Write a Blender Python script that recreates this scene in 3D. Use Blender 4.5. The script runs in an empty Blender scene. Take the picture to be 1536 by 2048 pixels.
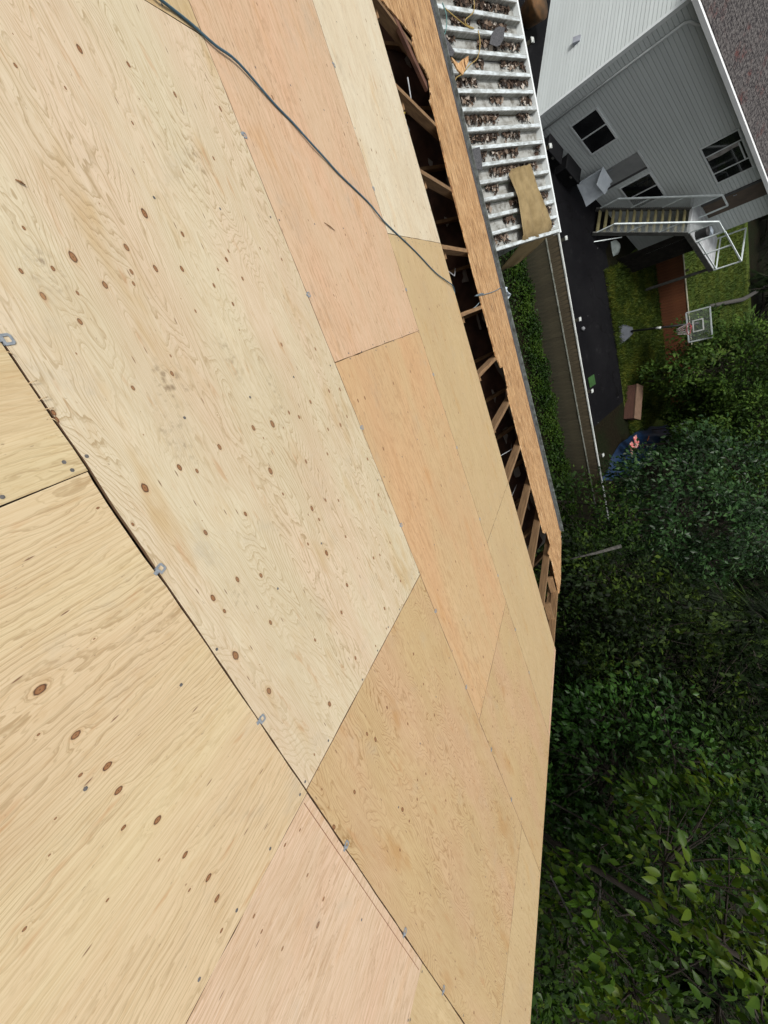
import bpy, math, random
import numpy as np
from mathutils import Vector, Matrix

# ------------------------------------------------------------------ camera
F_PX = 807.6                       # focal length in photo pixels (1536 x 2048)
TH = math.radians(26.57)           # roof pitch 6/12
MW = np.array([[0.35883, 0.72579, 0.58689],
               [0.86699, -0.49253, 0.07900],
               [0.34653, 0.48020, -0.80581]])
# orthonormalise (rows: image right, image down, forward)
_u, _s, _v = np.linalg.svd(MW); MW = _u @ _v
CAM = np.array([0.0039, -0.0018, 1.1826])
scn = bpy.context.scene
cd = bpy.data.cameras.new('camera'); cam = bpy.data.objects.new('camera', cd)
scn.collection.objects.link(cam); scn.camera = cam
cd.sensor_fit = 'VERTICAL'; cd.sensor_height = 36.0; cd.lens = F_PX / 2048 * 36.0
cd.clip_start = 0.02; cd.clip_end = 600
R3 = np.stack([MW[0], -MW[1], -MW[2]], 1)
cam.matrix_world = Matrix([[*R3[0], CAM[0]], [*R3[1], CAM[1]], [*R3[2], CAM[2]], [0, 0, 0, 1]])

# ------------------------------------------------------------------ sky + sun
SUN_EL, SUN_AZ = math.radians(62), math.atan2(-0.66, -0.75)   # direction to the (veiled) sun
w = bpy.data.worlds.new('World'); scn.world = w; w.use_nodes = True
nt = w.node_tree; bg = nt.nodes['Background']
sky = nt.nodes.new('ShaderNodeTexSky'); sky.sky_type = 'NISHITA'; sky.sun_disc = False
sky.sun_elevation = SUN_EL; sky.sun_rotation = math.atan2(math.cos(SUN_AZ), math.sin(SUN_AZ))
sky.air_density = 1.0; sky.dust_density = 4.0; sky.ozone_density = 1.0
hs = nt.nodes.new('ShaderNodeHueSaturation'); hs.inputs['Saturation'].default_value = 0.06     # thin white overcast
nt.links.new(sky.outputs[0], hs.inputs['Color']); nt.links.new(hs.outputs[0], bg.inputs[0]); bg.inputs[1].default_value = 0.082
sl = bpy.data.lights.new('sun', 'SUN'); sl.energy = 1.5; sl.angle = math.radians(12); sl.color = (1.0, 0.965, 0.92)
sun = bpy.data.objects.new('sun', sl); scn.collection.objects.link(sun)
sd = Vector((math.cos(SUN_EL) * math.cos(SUN_AZ), math.cos(SUN_EL) * math.sin(SUN_AZ), math.sin(SUN_EL)))
sun.rotation_euler = sd.to_track_quat('Z', 'Y').to_euler(); sun.location = (0, 0, 20)
scn.view_settings.view_transform = 'Standard'; scn.view_settings.look = 'None'
scn.view_settings.exposure = 0.85; scn.view_settings.gamma = 1.0
scn.view_settings.use_curve_mapping = False

# ------------------------------------------------------------------ pixel helpers
G = -8.2                            # ground level (roof seam nearest the camera is z = 0)
A3 = lambda *p: np.array(p, float)
def ray(x, y):
    d = MW.T @ A3(x - 768, y - 1024, F_PX); return d / np.linalg.norm(d)
def onpl(p, p0, n):
    d = ray(*p); n = np.asarray(n, float); return CAM + d * (((np.asarray(p0) - CAM) @ n) / (d @ n))
def onz(p, z): return onpl(p, (0, 0, z), (0, 0, 1))
CT, ST = math.cos(TH), math.sin(TH)
TV, NV = A3(0, CT, -ST), A3(0, ST, CT)
def rp(s, t, n=0.0): return A3(s, 0, 0) + TV * t + NV * n      # roof frame -> world
def roof(p, n=0.0):
    q = onpl(p, NV * n, NV); return q[0], float(q @ TV)

# ------------------------------------------------------------------ scene helpers
COL = scn.collection
rng = np.random.default_rng(7); random.seed(7)
def tag(o, label=None, cat=None, group=None, kind=None):
    if label: o['label'] = label
    if cat: o['category'] = cat
    if group: o['group'] = group
    if kind: o['kind'] = kind
    return o
def empty(name, loc, label, cat, group=None):
    o = bpy.data.objects.new(name, None); COL.objects.link(o)
    o.location = Vector(loc); o.empty_display_size = 0.2
    return tag(o, label, cat, group)
def rootloc(p):
    l = A3(0, 0, 0)
    while p is not None: l = l + A3(*p.location); p = p.parent
    return l
def mkmesh(name, V, Fc, smooth=False):
    me = bpy.data.meshes.new(name)
    if isinstance(V, np.ndarray): V = V.tolist()
    me.from_pydata([tuple(v) for v in V], [], [tuple(f) for f in Fc]); me.update()
    if smooth: me.polygons.foreach_set('use_smooth', [True] * len(me.polygons))
    return me
def link(name, me, mat, parent=None):
    o = bpy.data.objects.new(name, me); COL.objects.link(o)
    if mat is not None and not len(me.materials): me.materials.append(mat)
    if parent is not None: o.parent = parent
    return o

class MB:
    """collects boxes, tubes and prisms, builds them as one mesh"""
    def __init__(s): s.V = []; s.F = []
    def add(s, V, Fc):
        k = len(s.V); s.V += [tuple(map(float, v)) for v in V]; s.F += [tuple(i + k for i in f) for f in Fc]; return s
    def box(s, c, ax, h):
        c = A3(*c); X, Y, Z = [np.asarray(a, float) * b for a, b in zip(ax, h)]
        V = [c + X * i + Y * j + Z * k for i in (-1, 1) for j in (-1, 1) for k in (-1, 1)]
        fl = [(0, 1, 3, 2), (4, 6, 7, 5), (0, 4, 5, 1), (2, 3, 7, 6), (0, 2, 6, 4), (1, 5, 7, 3)]
        if np.dot(np.cross(X, Y), Z) < 0: fl = [f[::-1] for f in fl]
        return s.add(V, fl)
    def abox(s, lo, hi):
        lo, hi = A3(*lo), A3(*hi); return s.box((lo + hi) / 2, np.eye(3), (hi - lo) / 2)
    def bar(s, a, b, wd, ht, up=(0, 0, 1)):
        a, b = A3(*a), A3(*b); d = b - a; L = np.linalg.norm(d); d = d / L
        up = np.asarray(up, float); sd_ = np.cross(d, up)
        if np.linalg.norm(sd_) < 1e-4: sd_ = np.cross(d, A3(1, 0, 0))
        sd_ /= np.linalg.norm(sd_); u2 = np.cross(sd_, d)
        return s.box((a + b) / 2, (d, sd_, u2), (L / 2, wd / 2, ht / 2))
    def tube(s, P, r, k=8, cap=True):
        P = [A3(*p) for p in P]; n = len(P)
        if np.isscalar(r): r = [r] * n
        ref = A3(0, 0, 1); V = []; prev = None
        for i, p in enumerate(P):
            d = P[min(i + 1, n - 1)] - P[max(i - 1, 0)]; d = d / (np.linalg.norm(d) + 1e-9)
            if prev is None:
                a = np.cross(d, ref if abs(d[2]) < .9 else A3(1, 0, 0))
            else: a = prev - d * (prev @ d)
            a = a / (np.linalg.norm(a) + 1e-9); prev = a; b = np.cross(d, a)
            V += [p + r[i] * (a * math.cos(2 * math.pi * j / k) + b * math.sin(2 * math.pi * j / k)) for j in range(k)]
        Fc = [(i * k + j, i * k + (j + 1) % k, (i + 1) * k + (j + 1) % k, (i + 1) * k + j) for i in range(n - 1) for j in range(k)]
        if cap: Fc += [tuple(range(k))[::-1], tuple(range((n - 1) * k, n * k))]
        return s.add(V, Fc)
    def prism(s, poly, off):
        """poly: 3D points (planar), off: extrusion vector"""
        P = [A3(*p) for p in poly]; n = len(P); off = A3(*off)
        nn = sum((np.cross(P[i] - P[0], P[(i + 1) % n] - P[0]) for i in range(n)), A3(0, 0, 0))
        if nn @ off < 0: P = P[::-1]
        V = P + [p + off for p in P]
        Fc = [tuple(range(n))[::-1], tuple(range(n, 2 * n))] + [(i, (i + 1) % n, n + (i + 1) % n, n + i) for i in range(n)]
        return s.add(V, Fc)
    def grid(s, P):
        """P: rows x cols array of points"""
        r, c = len(P), len(P[0]); V = [p for row in P for p in row]
        return s.add(V, [(i * c + j, i * c + j + 1, (i + 1) * c + j + 1, (i + 1) * c + j) for i in range(r - 1) for j in range(c - 1)])
    def build(s, name, mat, parent=None, smooth=False, label=None, cat=None, group=None, kind=None, bevel=0):
        V = np.array(s.V)
        if parent is not None: V = V - rootloc(parent); loc = None
        else:
            loc = A3((V[:, 0].min() + V[:, 0].max()) / 2, (V[:, 1].min() + V[:, 1].max()) / 2, V[:, 2].min()); V = V - loc
        o = link(name, mkmesh(name, V, s.F, smooth), mat, parent)
        if loc is not None: o.location = Vector(loc)
        if bevel:
            m = o.modifiers.new('bevel', 'BEVEL'); m.width = bevel; m.segments = 1; m.limit_method = 'ANGLE'
        return tag(o, label, cat, group, kind)

# ------------------------------------------------------------------ material helpers
class NT:
    def __init__(s, name):
        s.m = bpy.data.materials.new(name); s.m.use_nodes = True; s.t = s.m.node_tree
        s.b = s.t.nodes['Principled BSDF']; s.out = s.t.nodes['Material Output']
    def n(s, ty, **kw):
        x = s.t.nodes.new(ty)
        for k, v in kw.items(): setattr(x, k, v)
        return x
    def put(s, sock, v):
        if isinstance(v, bpy.types.NodeSocket): s.t.links.new(v, sock)
        elif isinstance(v, (int, float)):
            try: sock.default_value = v
            except TypeError: sock.default_value = (v, v, v)
        else:
            v = tuple(v)
            if len(sock.default_value) == 4 and len(v) == 3: v = v + (1.0,)
            sock.default_value = v
    def math(s, op, a, b=0.0, c=None, clamp=False):
        x = s.n('ShaderNodeMath', operation=op, use_clamp=clamp); s.put(x.inputs[0], a); s.put(x.inputs[1], b)
        if c is not None: s.put(x.inputs[2], c)
        return x.outputs[0]
    def vm(s, op, a, b=(0, 0, 0)):
        x = s.n('ShaderNodeVectorMath', operation=op); s.put(x.inputs[0], a); s.put(x.inputs[1], b)
        return x.outputs['Value'] if op in ('LENGTH', 'DISTANCE', 'DOT_PRODUCT') else x.outputs['Vector']
    def xyz(s, a, b, c):
        x = s.n('ShaderNodeCombineXYZ'); [s.put(x.inputs[i], v) for i, v in enumerate((a, b, c))]; return x.outputs[0]
    def sep(s, v):
        x = s.n('ShaderNodeSeparateXYZ'); s.put(x.inputs[0], v); return x.outputs
    def noise(s, vec, scale=1, detail=2, rough=.5, dist=0):
        x = s.n('ShaderNodeTexNoise'); s.put(x.inputs['Vector'], vec); x.inputs['Scale'].default_value = scale
        x.inputs['Detail'].default_value = detail; x.inputs['Roughness'].default_value = rough; x.inputs['Distortion'].default_value = dist
        return x.outputs['Fac']
    def vor(s, vec, scale=1, dims='2D', feature='F1', rnd=1):
        x = s.n('ShaderNodeTexVoronoi', voronoi_dimensions=dims, feature=feature); s.put(x.inputs['Vector'], vec)
        x.inputs['Scale'].default_value = scale; x.inputs['Randomness'].default_value = rnd; return x.outputs
    def map(s, v, a, b, c=0.0, d=1.0, smooth=True):
        x = s.n('ShaderNodeMapRange', interpolation_type='SMOOTHSTEP' if smooth else 'LINEAR')
        s.put(x.inputs[0], v); [s.put(x.inputs[i + 1], q) for i, q in enumerate((a, b, c, d))]; return x.outputs[0]
    def ramp(s, f, st, interp='LINEAR'):
        x = s.n('ShaderNodeValToRGB'); s.put(x.inputs[0], f); e = x.color_ramp.elements; x.color_ramp.interpolation = interp
        while len(e) < len(st): e.new(0.5)
        for q, (p, c) in zip(e, st):
            q.position = p; q.color = (*c, 1) if not isinstance(c, (int, float)) else (c, c, c, 1)
        return x.outputs[0]
    def mix(s, f, a, b, blend='MIX'):
        x = s.n('ShaderNodeMix', data_type='RGBA', blend_type=blend); s.put(x.inputs[0], f); s.put(x.inputs[6], a); s.put(x.inputs[7], b)
        return x.outputs[2]
    def obj(s): return s.n('ShaderNodeTexCoord').outputs['Object']
    def pos(s): return s.n('ShaderNodeNewGeometry').outputs['Position']
    def rnd(s): return s.n('ShaderNodeObjectInfo').outputs['Random']
    def bump(s, h, st=.3, d=.01):
        x = s.n('ShaderNodeBump'); x.inputs['Strength'].default_value = st; x.inputs['Distance'].default_value = d
        s.put(x.inputs['Height'], h); s.t.links.new(x.outputs[0], s.b.inputs['Normal'])
    def fin(s, col, rough=.7, metal=0.0, spec=.4):
        s.put(s.b.inputs['Base Color'], col); s.put(s.b.inputs['Roughness'], rough)
        s.put(s.b.inputs['Metallic'], metal); s.put(s.b.inputs['Specular IOR Level'], spec); return s.m

def simple(name, c1, c2, scale=6, rough=.7, metal=0.0, spec=.4, detail=5, stretch=(1, 1, 1), bump=0.0, per=0.0):
    t = NT(name); p = t.vm('MULTIPLY', t.obj(), stretch)
    n1 = t.noise(p, scale, detail, .6); c = t.mix(t.map(n1, .32, .68), c1, c2)
    if per: c = t.mix(t.math('MULTIPLY', t.rnd(), per), c, tuple(q * .45 for q in c1))
    if bump: t.bump(n1, bump, .01)
    return t.fin(c, rough, metal, spec)

def plywood(name, seed, base, line, tint, axis='s', K=20, knots=(), kd=5.0, kr=.010, contrast=.8, stains=(), aspect=(.55, 2.6), fine=.3, slit=.45, lin=20.0):
    """rotary-cut softwood veneer: contour-line grain that bends round the knots"""
    t = NT(name); P = t.sep(t.obj())
    u, v = (P[0], P[1]) if axis == 's' else (P[1], P[0])
    M = lambda a, b: t.math('MULTIPLY', a, b)
    S = float(seed) * 7.31
    # knots
    d = None
    for (ku, kv, r) in knots:
        q = t.vm('MULTIPLY', t.vm('SUBTRACT', t.xyz(u, v, 0), (ku, kv, 0)), (.62 / r, 1 / r, 0)); l = t.vm('LENGTH', q)
        d = l if d is None else t.math('MINIMUM', d, l)
    vv = t.vor(t.xyz(t.math('ADD', M(u, .6), S), t.math('ADD', v, S * .7), 0), kd)
    cr = t.sep(vv['Color'])
    rad = t.map(cr[0], .45, 1.0, .0012, kr, smooth=False)
    dv = t.math('DIVIDE', t.math('DIVIDE', vv['Distance'], kd), rad)
    d = dv if d is None else t.math('MINIMUM', d, dv)
    # growth-ring field
    big = t.noise(t.xyz(M(u, aspect[0]), M(v, aspect[1]), S), 1.0, 2.2, .45)
    wob = t.noise(t.xyz(M(u, 4.5), M(v, 17.0), S + 3), 1.0, 3.5, .6)
    h = t.math('ADD', M(big, K * 2.2), M(wob, 3.4))
    h = t.math('ADD', h, M(v, lin))
    h = t.math('ADD', h, t.math('DIVIDE', 1.7, t.math('ADD', 1.0, M(M(d, d), .22))))
    saw = t.math('FRACT', h)
    band = t.ramp(saw, [(0, 0), (.58, .03), (.80, .30), (.91, 1), (.97, .85), (1, 0)])
    fade = t.map(t.noise(t.xyz(M(u, 1.3), M(v, 3.5), S + 9), 1, 2, .5), .3, .6, .35, 1)
    col = t.mix(t.map(t.noise(t.xyz(M(u, .9), M(v, 3.0), S + 21), 1.0, 3, .55), .35, .68), base, tint)
    blot = t.map(t.noise(t.xyz(M(u, 2.2), M(v, 7.0), S + 33), 1.0, 3, .6), .57, .75)
    col = t.mix(M(blot, .6), col, tuple(b * c for b, c in zip(line, (1.15, 1.1, 1.0))))
    pale = t.map(t.noise(t.xyz(M(u, 1.8), M(v, 6.0), S + 55), 1.0, 3, .6), .6, .78)
    col = t.mix(M(pale, .5), col, tuple(min(.8, b * 1.12 + .03) for b in base))
    dline = tuple(q * .80 for q in line)
    col = t.mix(M(M(band, fade), min(1, contrast * 1.18)), col, dline)
    thin = t.map(t.math('ABSOLUTE', t.math('SUBTRACT', t.math('FRACT', t.math('MULTIPLY', h, 2.0)), .5)), .10, .02)
    col = t.mix(M(M(thin, fade), .34), col, dline)
    fib = t.noise(t.xyz(M(u, 9.0), M(v, 330.0), S), 1.0, 3, .6)
    col = t.mix(M(t.map(fib, .35, .7), min(1, fine * 1.7)), col, t.mix(1.0, col, (.78, .68, .56), 'MULTIPLY'))
    mot = t.noise(t.xyz(M(u, 14.0), M(v, 60.0), S + 140), 1.0, 4, .65)
    col = t.mix(M(t.map(mot, .52, .72), .38), col, t.mix(1.0, col, (.80, .68, .52), 'MULTIPLY'))
    col = t.mix(M(t.map(mot, .46, .28), .30), col, t.mix(1.0, col, (1.10, 1.10, 1.12), 'MULTIPLY'))
    # short dark checks / slits running with the grain
    sv = t.vor(t.xyz(t.math('ADD', M(u, .16), S), t.math('ADD', v, S * .3), 0), 15.0)
    sr = t.sep(sv['Color'])
    sl_ = t.math('MULTIPLY', t.map(sv['Distance'], .034, .012), t.math('GREATER_THAN', sr[1], 1 - slit))
    col = t.mix(M(sl_, .85), col, (.15, .07, .035))
    # knot colours
    col = t.mix(M(t.map(d, 2.0, .9), .30), col, (.52, .30, .13))
    rag = t.noise(t.xyz(M(u, 90), M(v, 140), S), 1.0, 3, .6)
    d = t.math('ADD', d, M(t.math('SUBTRACT', rag, .5), .55))
    kcol = t.ramp(M(d, .8), [(0, (.12, .05, .02)), (.2, (.30, .15, .065)), (.5, (.25, .11, .045)), (.72, (.045, .018, .010)), (1, (.07, .03, .015))])
    col = t.mix(t.map(d, 1.15, .85), col, kcol)
    # scuffs and boot prints
    for (su, sv2, ru, rv, st) in stains:
        q = t.vm('LENGTH', t.vm('MULTIPLY', t.vm('SUBTRACT', t.xyz(u, v, 0), (su, sv2, 0)), (1 / ru, 1 / rv, 0)))
        tr = t.vor(t.xyz(u, v, 0), 46.0)['Distance']
        pat = M(t.map(tr, .62, .12), t.map(t.noise(t.xyz(u, v, S), 30, 5, .75), .44, .62))
        col = t.mix(M(M(t.map(q, 1.2, .2), pat), st * 1.1), col, (.25, .185, .115))
    smear = t.map(t.noise(t.xyz(M(u, 5.0), M(v, 26.0), S + 91), 1.0, 3, .6), .62, .74)
    col = t.mix(M(smear, .5), col, (.45, .24, .10))
    speck = t.map(t.noise(t.xyz(M(u, 60), M(v, 150), S + 17), 1.0, 2, .6), .70, .78)
    col = t.mix(M(speck, .6), col, (.17, .10, .055))
    grime = t.map(t.noise(t.xyz(u, v, S + 70), 5.0, 6, .7), .55, .8)
    col = t.mix(M(grime, .36), col, (.37, .325, .255))
    wst = t.map(t.noise(t.xyz(M(u, 1.1), M(v, 1.3), S + 120), 1.0, 4, .6), .52, .66)
    col = t.mix(M(wst, .16), col, (.42, .30, .17))
    t.bump(t.math('SUBTRACT', t.math('ADD', M(band, -.35), M(fib, .5)), M(sl_, 1.0)), .25, .0015)
    return t.fin(col, .62, 0, .35)

# shared materials -------------------------------------------------------------
def wood_edge():
    t = NT('plywood_edge'); P = t.sep(t.obj())
    s = t.math('FRACT', t.math('MULTIPLY', P[2], 420.0)); c = t.mix(t.map(s, .3, .7), (.20, .12, .065), (.10, .055, .03))
    return t.fin(c, .75)
M_EDGE = wood_edge()
def osb():
    t = NT('old_osb'); P = t.sep(t.obj())
    pw = t.vm('ADD', t.obj(), t.vm('MULTIPLY', t.xyz(t.noise(t.obj(), 9, 3, .6), t.noise(t.obj(), 11, 2, .5), 0), (.03, .03, 0)))
    q = t.sep(pw)
    a = t.vor(t.xyz(t.math('MULTIPLY', q[0], 9), t.math('MULTIPLY', q[1], 75), 0), 1.0)
    b = t.vor(t.xyz(t.math('MULTIPLY', q[0], 16), t.math('MULTIPLY', q[1], 120), 4), 1.0)
    r = t.math('ADD', t.math('MULTIPLY', t.sep(a['Color'])[0], .6), t.math('MULTIPLY', t.sep(b['Color'])[1], .4))
    c = t.ramp(r, [(0.08, (.09, .04, .016)), (.28, (.28, .14, .055)), (.5, (.44, .25, .11)), (.72, (.56, .35, .17)), (.95, (.68, .48, .28))])
    c = t.mix(t.map(t.noise(t.obj(), 2.2, 4, .6), .4, .7, 0, .25), c, (.50, .32, .16))
    t.bump(r, .5, .003); return t.fin(c, .8, 0, .3)
M_OSB = osb()
M_RAFTER = simple('rafter_lumber', (.30, .18, .085), (.17, .095, .045), 3, .85, stretch=(6, 1.2, 20), per=.5)
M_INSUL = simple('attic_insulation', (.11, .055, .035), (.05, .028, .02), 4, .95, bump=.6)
M_GALV = simple('galvanised_metal', (.36, .39, .42), (.24, .27, .30), 40, .45, .3)
M_PVC = simple('white_plastic', (.62, .64, .64), (.50, .52, .52), 5, .45)
M_CORD = simple('blue_rubber_cord', (.060, .125, .170), (.042, .090, .125), 30, .5)
M_GREYCORD = simple('grey_cable', (.22, .28, .32), (.14, .19, .22), 30, .5)
M_SHINGLE = simple('dark_shingle', (.035, .036, .04), (.10, .10, .105), 90, .95, bump=.5)
M_OLDMETAL = simple('weathered_gutter_metal', (.22, .24, .23), (.09, .095, .085), 14, .55, .3)
M_STUCCO = simple('stucco_wall', (.42, .40, .36), (.34, .33, .30), 20, .9, bump=.2)

# ------------------------------------------------------------------ OUR HOUSE: re-decked roof
HL = A3(-1.0, 0.0, G)
house = empty('house', HL, 'house being re-roofed, with bare new plywood decking over open trusses', 'house')
def roofobj(name, me, mats, s, t, n=0.0, parent=house):
    o = bpy.data.objects.new(name, me); COL.objects.link(o)
    for m in (mats if isinstance(mats, (list, tuple)) else [mats]):
        if m.name not in me.materials: me.materials.append(m)
    o.parent = parent; o.location = Vector(rp(s, t, n) - HL); o.rotation_euler = (-TH, 0, 0); return o
THK = 0.0125
def jag(a, b, amp, step=.06):
    n = max(2, int(np.linalg.norm(A3(*b, 0) - A3(*a, 0)) / step)); P = []
    dx, dy = (b[0] - a[0]), (b[1] - a[1]); L = math.hypot(dx, dy); nx, ny = -dy / L, dx / L
    for i in range(n):
        f = i / n; k = (rng.normal() * amp) if i else 0.0
        P.append((a[0] + dx * f + nx * k, a[1] + dy * f + ny * k))
    return P
def sheet(s0, s1, t0, t1, mat, amp=.0008, gap=.0036, outline=None, n=0.0):
    w_, h_ = s1 - s0, t1 - t0; g = gap / 2
    pts = outline or [(g, g), (w_ - g, g), (w_ - g, h_ - g), (g, h_ - g)]
    P = []
    for i in range(len(pts)): P += jag(pts[i], pts[(i + 1) % len(pts)], amp)
    m = len(P); V = [(x, y, -THK) for x, y in P] + [(x, y, 0) for x, y in P]
    Fc = [tuple(range(m))[::-1], tuple(range(m, 2 * m))] + [(i, (i + 1) % m, m + (i + 1) % m, m + i) for i in range(m)]
    me = mkmesh('plywood_sheet', V, Fc); me.materials.append(mat); me.materials.append(M_EDGE)
    me.polygons.foreach_set('material_index', [1, 0] + [1] * m)
    o = roofobj('plywood_sheet', me, [mat], s0, t0, n)
    # nail heads along the rafters and joints
    b = MB()
    rs = [-.03 + .61 * k for k in range(-9, 9)]
    for r in rs:
        for off in ((-.012, .012) if (abs(r - s0) < .06 or abs(r - s1) < .06) else (0,)):
            x = r + off - s0
            if .008 < x < w_ - .008:
                y = .012
                while y < h_ - .005:
                    if rng.random() < .8:
                        a, q, R = x + rng.normal() * .006, y + rng.normal() * .008, .0050
                        if g < a < w_ - g and 0.006 < q < h_ - .006:
                            b.add([(a + R * math.cos(j * 1.047), q + R * math.sin(j * 1.047), .0006) for j in range(6)], [tuple(range(6))])
                    y += .15 if off else .29
    if b.V:
        o2 = link('nail_heads', mkmesh('nail_heads', b.V, b.F), M_NAIL, o); tag(o2, kind='stuff')
    return o
M_NAIL = simple('nail_steel', (.07, .065, .06), (.16, .15, .145), 60, .6, 0)

def kpix(lst, s0, t0, n=0.0, swap=False):
    out = []
    for (x, y, r) in lst:
        s, t = roof((x, y), n); a, b = s - s0, t - t0
        out.append((b, a, r * .42) if swap else (a, b, r * .55))
    return out
S2, S3, TE = 1.2224, 2.470, 3.745
RK = 4.30
# knots read off the photograph (pixel x, y, radius in metres)
KA = [(159, 98, .012), (257, 129, .009), (31, 131, .006), (350, 189, .009), (441, 218, .010), (265, 246, .006), (289, 427, .015), (253, 495, .011),
      (146, 514, .015), (311, 537, .011), (364, 538, .010), (263, 544, .008), (267, 567, .007), (210, 570, .011), (86, 592, .010), (106, 537, .007),
      (42, 542, .007), (155, 586, .006), (365, 468, .009), (453, 519, .010), (160, 643, .009), (428, 571, .008), (485, 557, .008), (436, 539, .006),
      (391, 622, .006), (466, 608, .008), (344, 747, .009), (266, 776, .008), (107, 825, .008), (439, 894, .011), (359, 935, .011), (394, 942, .008),
      (290, 976, .015), (491, 1028, .009), (411, 1065, .010), (475, 1159, .011), (426, 1196, .012), (449, 1222, .008), (563, 689, .009), (658, 782, .010),
      (680, 779, .010), (621, 804, .010), (578, 825, .009), (598, 834, .009), (545, 848, .016), (507, 856, .012), (681, 850, .011), (655, 908, .008),
      (612, 923, .010), (735, 918, .010), (541, 942, .015), (566, 988, .007), (651, 1000, .009), (677, 1001, .008), (624, 1017, .013), (638, 1039, .008),
      (757, 990, .010), (691, 1073, .008), (653, 1106, .014), (616, 1088, .007), (522, 1151, .010), (694, 1170, .011), (683, 1225, .010), (541, 1245, .010),
      (769, 1217, .010), (801, 1162, .009), (747, 1116, .009), (780, 1085, .008), (471, 1311, .017), (538, 1382, .014), (659, 1408, .013), (711, 1316, .010), (630, 1280, .008)]
KB = [(751, 1479, .013), (805, 1619, .014), (709, 1584, .011), (668, 1654, .012), (774, 1415, .010), (869, 1430, .010), (827, 1308, .010), (800, 1700, .009), (835, 1560, .008)]
K0 = [(80, 1379, .019), (152, 1470, .015), (215, 1532, .015), (161, 1550, .007), (237, 1581, .014), (315, 1640, .015), (247, 1655, .009), (370, 1710, .012),
      (417, 1755, .014), (379, 1780, .006), (434, 1797, .013), (443, 1861, .008), (77, 1469, .005), (111, 1637, .004), (99, 1710, .004), (215, 1800, .005), (49, 1858, .006), (318, 1720, .005), (196, 1016, .006)]
KP = [(570, 1690, .008), (600, 1660, .007), (647, 1798, .009), (615, 1750, .008), (565, 1897, .008), (508, 1832, .008)]
MA = plywood('plywood_pale_knotty', 1, (0.627, 0.554, 0.393), (0.445, 0.319, 0.158), (0.645, 0.522, 0.376), 's', 24, kpix(KA, -1.24, 0), 5.0, .005, .60, aspect=(1.0, 4.6), lin=34.0, slit=.6,
             stains=[(*np.array(roof((340, 765))) - (-1.24, 0), .085, .07, .9), (*np.array(roof((350, 868))) - (-1.24, 0), .12, .06, .6),
                     (*np.array(roof((460, 715))) - (-1.24, 0), .10, .05, .5), (*np.array(roof((90, 540))) - (-1.24, 0), .06, .05, .8),
                     (*np.array(roof((390, 320))) - (-1.24, 0), .08, .05, .5), (*np.array(roof((545, 785))) - (-1.24, 0), .10, .06, .5), (*np.array(roof((470, 1190))) - (-1.24, 0), .08, .06, .4)])
MBx = plywood('plywood_olive_tan', 2, (0.536, 0.395, 0.212), (0.393, 0.226, 0.084), (0.559, 0.386, 0.232), 's', 22, kpix(KB, 1.2, 0), 5.5, .006, .75, aspect=(1.3, 5.5), lin=30.0, slit=.7)
MC = plywood('plywood_pink_straight', 3, (0.626, 0.463, 0.315), (0.509, 0.324, 0.177), (0.646, 0.439, 0.292), 's', 9, (), 5.5, .006, .45, aspect=(.25, 2.2), fine=.45, slit=.8)
MD = plywood('plywood_rosy_tan', 4, (0.577, 0.420, 0.237), (0.489, 0.288, 0.131), (0.597, 0.388, 0.215), 's', 11, (), 6.5, .007, .40, aspect=(.3, 2.2), fine=.4, slit=.8)
ME = plywood('plywood_cream', 5, (0.684, 0.615, 0.466), (0.560, 0.434, 0.271), (0.665, 0.575, 0.418), 's', 7, (), 7.0, .006, .40, aspect=(.2, 1.8), fine=.3, slit=.8)
MF = plywood('plywood_tan_plain', 6, (0.549, 0.420, 0.235), (0.456, 0.303, 0.135), (0.530, 0.392, 0.220), 's', 8, (), 6.0, .006, .35, aspect=(.25, 1.8), fine=.3, slit=.8)
MG = plywood('plywood_pale_open_grain', 8, (0.633, 0.518, 0.318), (0.415, 0.283, 0.132), (0.622, 0.485, 0.308), 't', 11, kpix(K0, 0, -2.44, swap=True), 2.6, .003, .50, aspect=(.5, 3.6), slit=.35, lin=52.0)
MG2 = plywood('plywood_pale_plain', 9, (0.602, 0.495, 0.297), (0.414, 0.288, 0.133), (0.583, 0.455, 0.276), 't', 11, (), 3.0, .005, .48, aspect=(.5, 3.6), lin=48.0)
MP = plywood('plywood_pink_fine', 10, (0.655, 0.509, 0.366), (0.529, 0.349, 0.204), (0.655, 0.480, 0.342), 't', 12, kpix(KP, 1.21, -2.44, swap=True), 4.5, .006, .45, aspect=(.3, 2.4), fine=.5)

# row 0: sheets laid up the slope, long side along the rafters
r0 = [-4.88, -3.66, -2.44, -1.22, 0.0, 1.21, 2.41, 3.64, RK]
r0m = [MG2, MP, MG2, MG2, MG, MP, MF, MG2]
for i in range(8):
    s0, s1 = r0[i], r0[i + 1]; w_ = s1 - s0; g = .0010
    if i == 4:      # wide ragged gap at its lower edge
        low = [(w_ - g, 2.44 - .003), (.95, 2.44 - .004), (.55, 2.44 - .003), (.34, 2.44 - .0045), (.24, 2.44 - .010), (.13, 2.44 - .0105), (.05, 2.44 - .009), (g, 2.44 - .006)]
        sheet(s0, s1, -2.44, 0, r0m[i], .0010, outline=[(g, g), (w_ - g, g)] + low)
    else: sheet(s0, s1, -2.44, 0, r0m[i], .0009, outline=[(g, g), (w_ - g, g), (w_ - g, 2.44 - .0038), (g, 2.44 - .0038)])
for s0, s1, m in ((-6.12, -3.68, MD), (-3.68, -1.24, MF), (-1.24, 1.2, MA), (1.2, 3.64, MBx), (3.64, RK, MF)): sheet(s0, s1, 0.0, S2, m)
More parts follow.
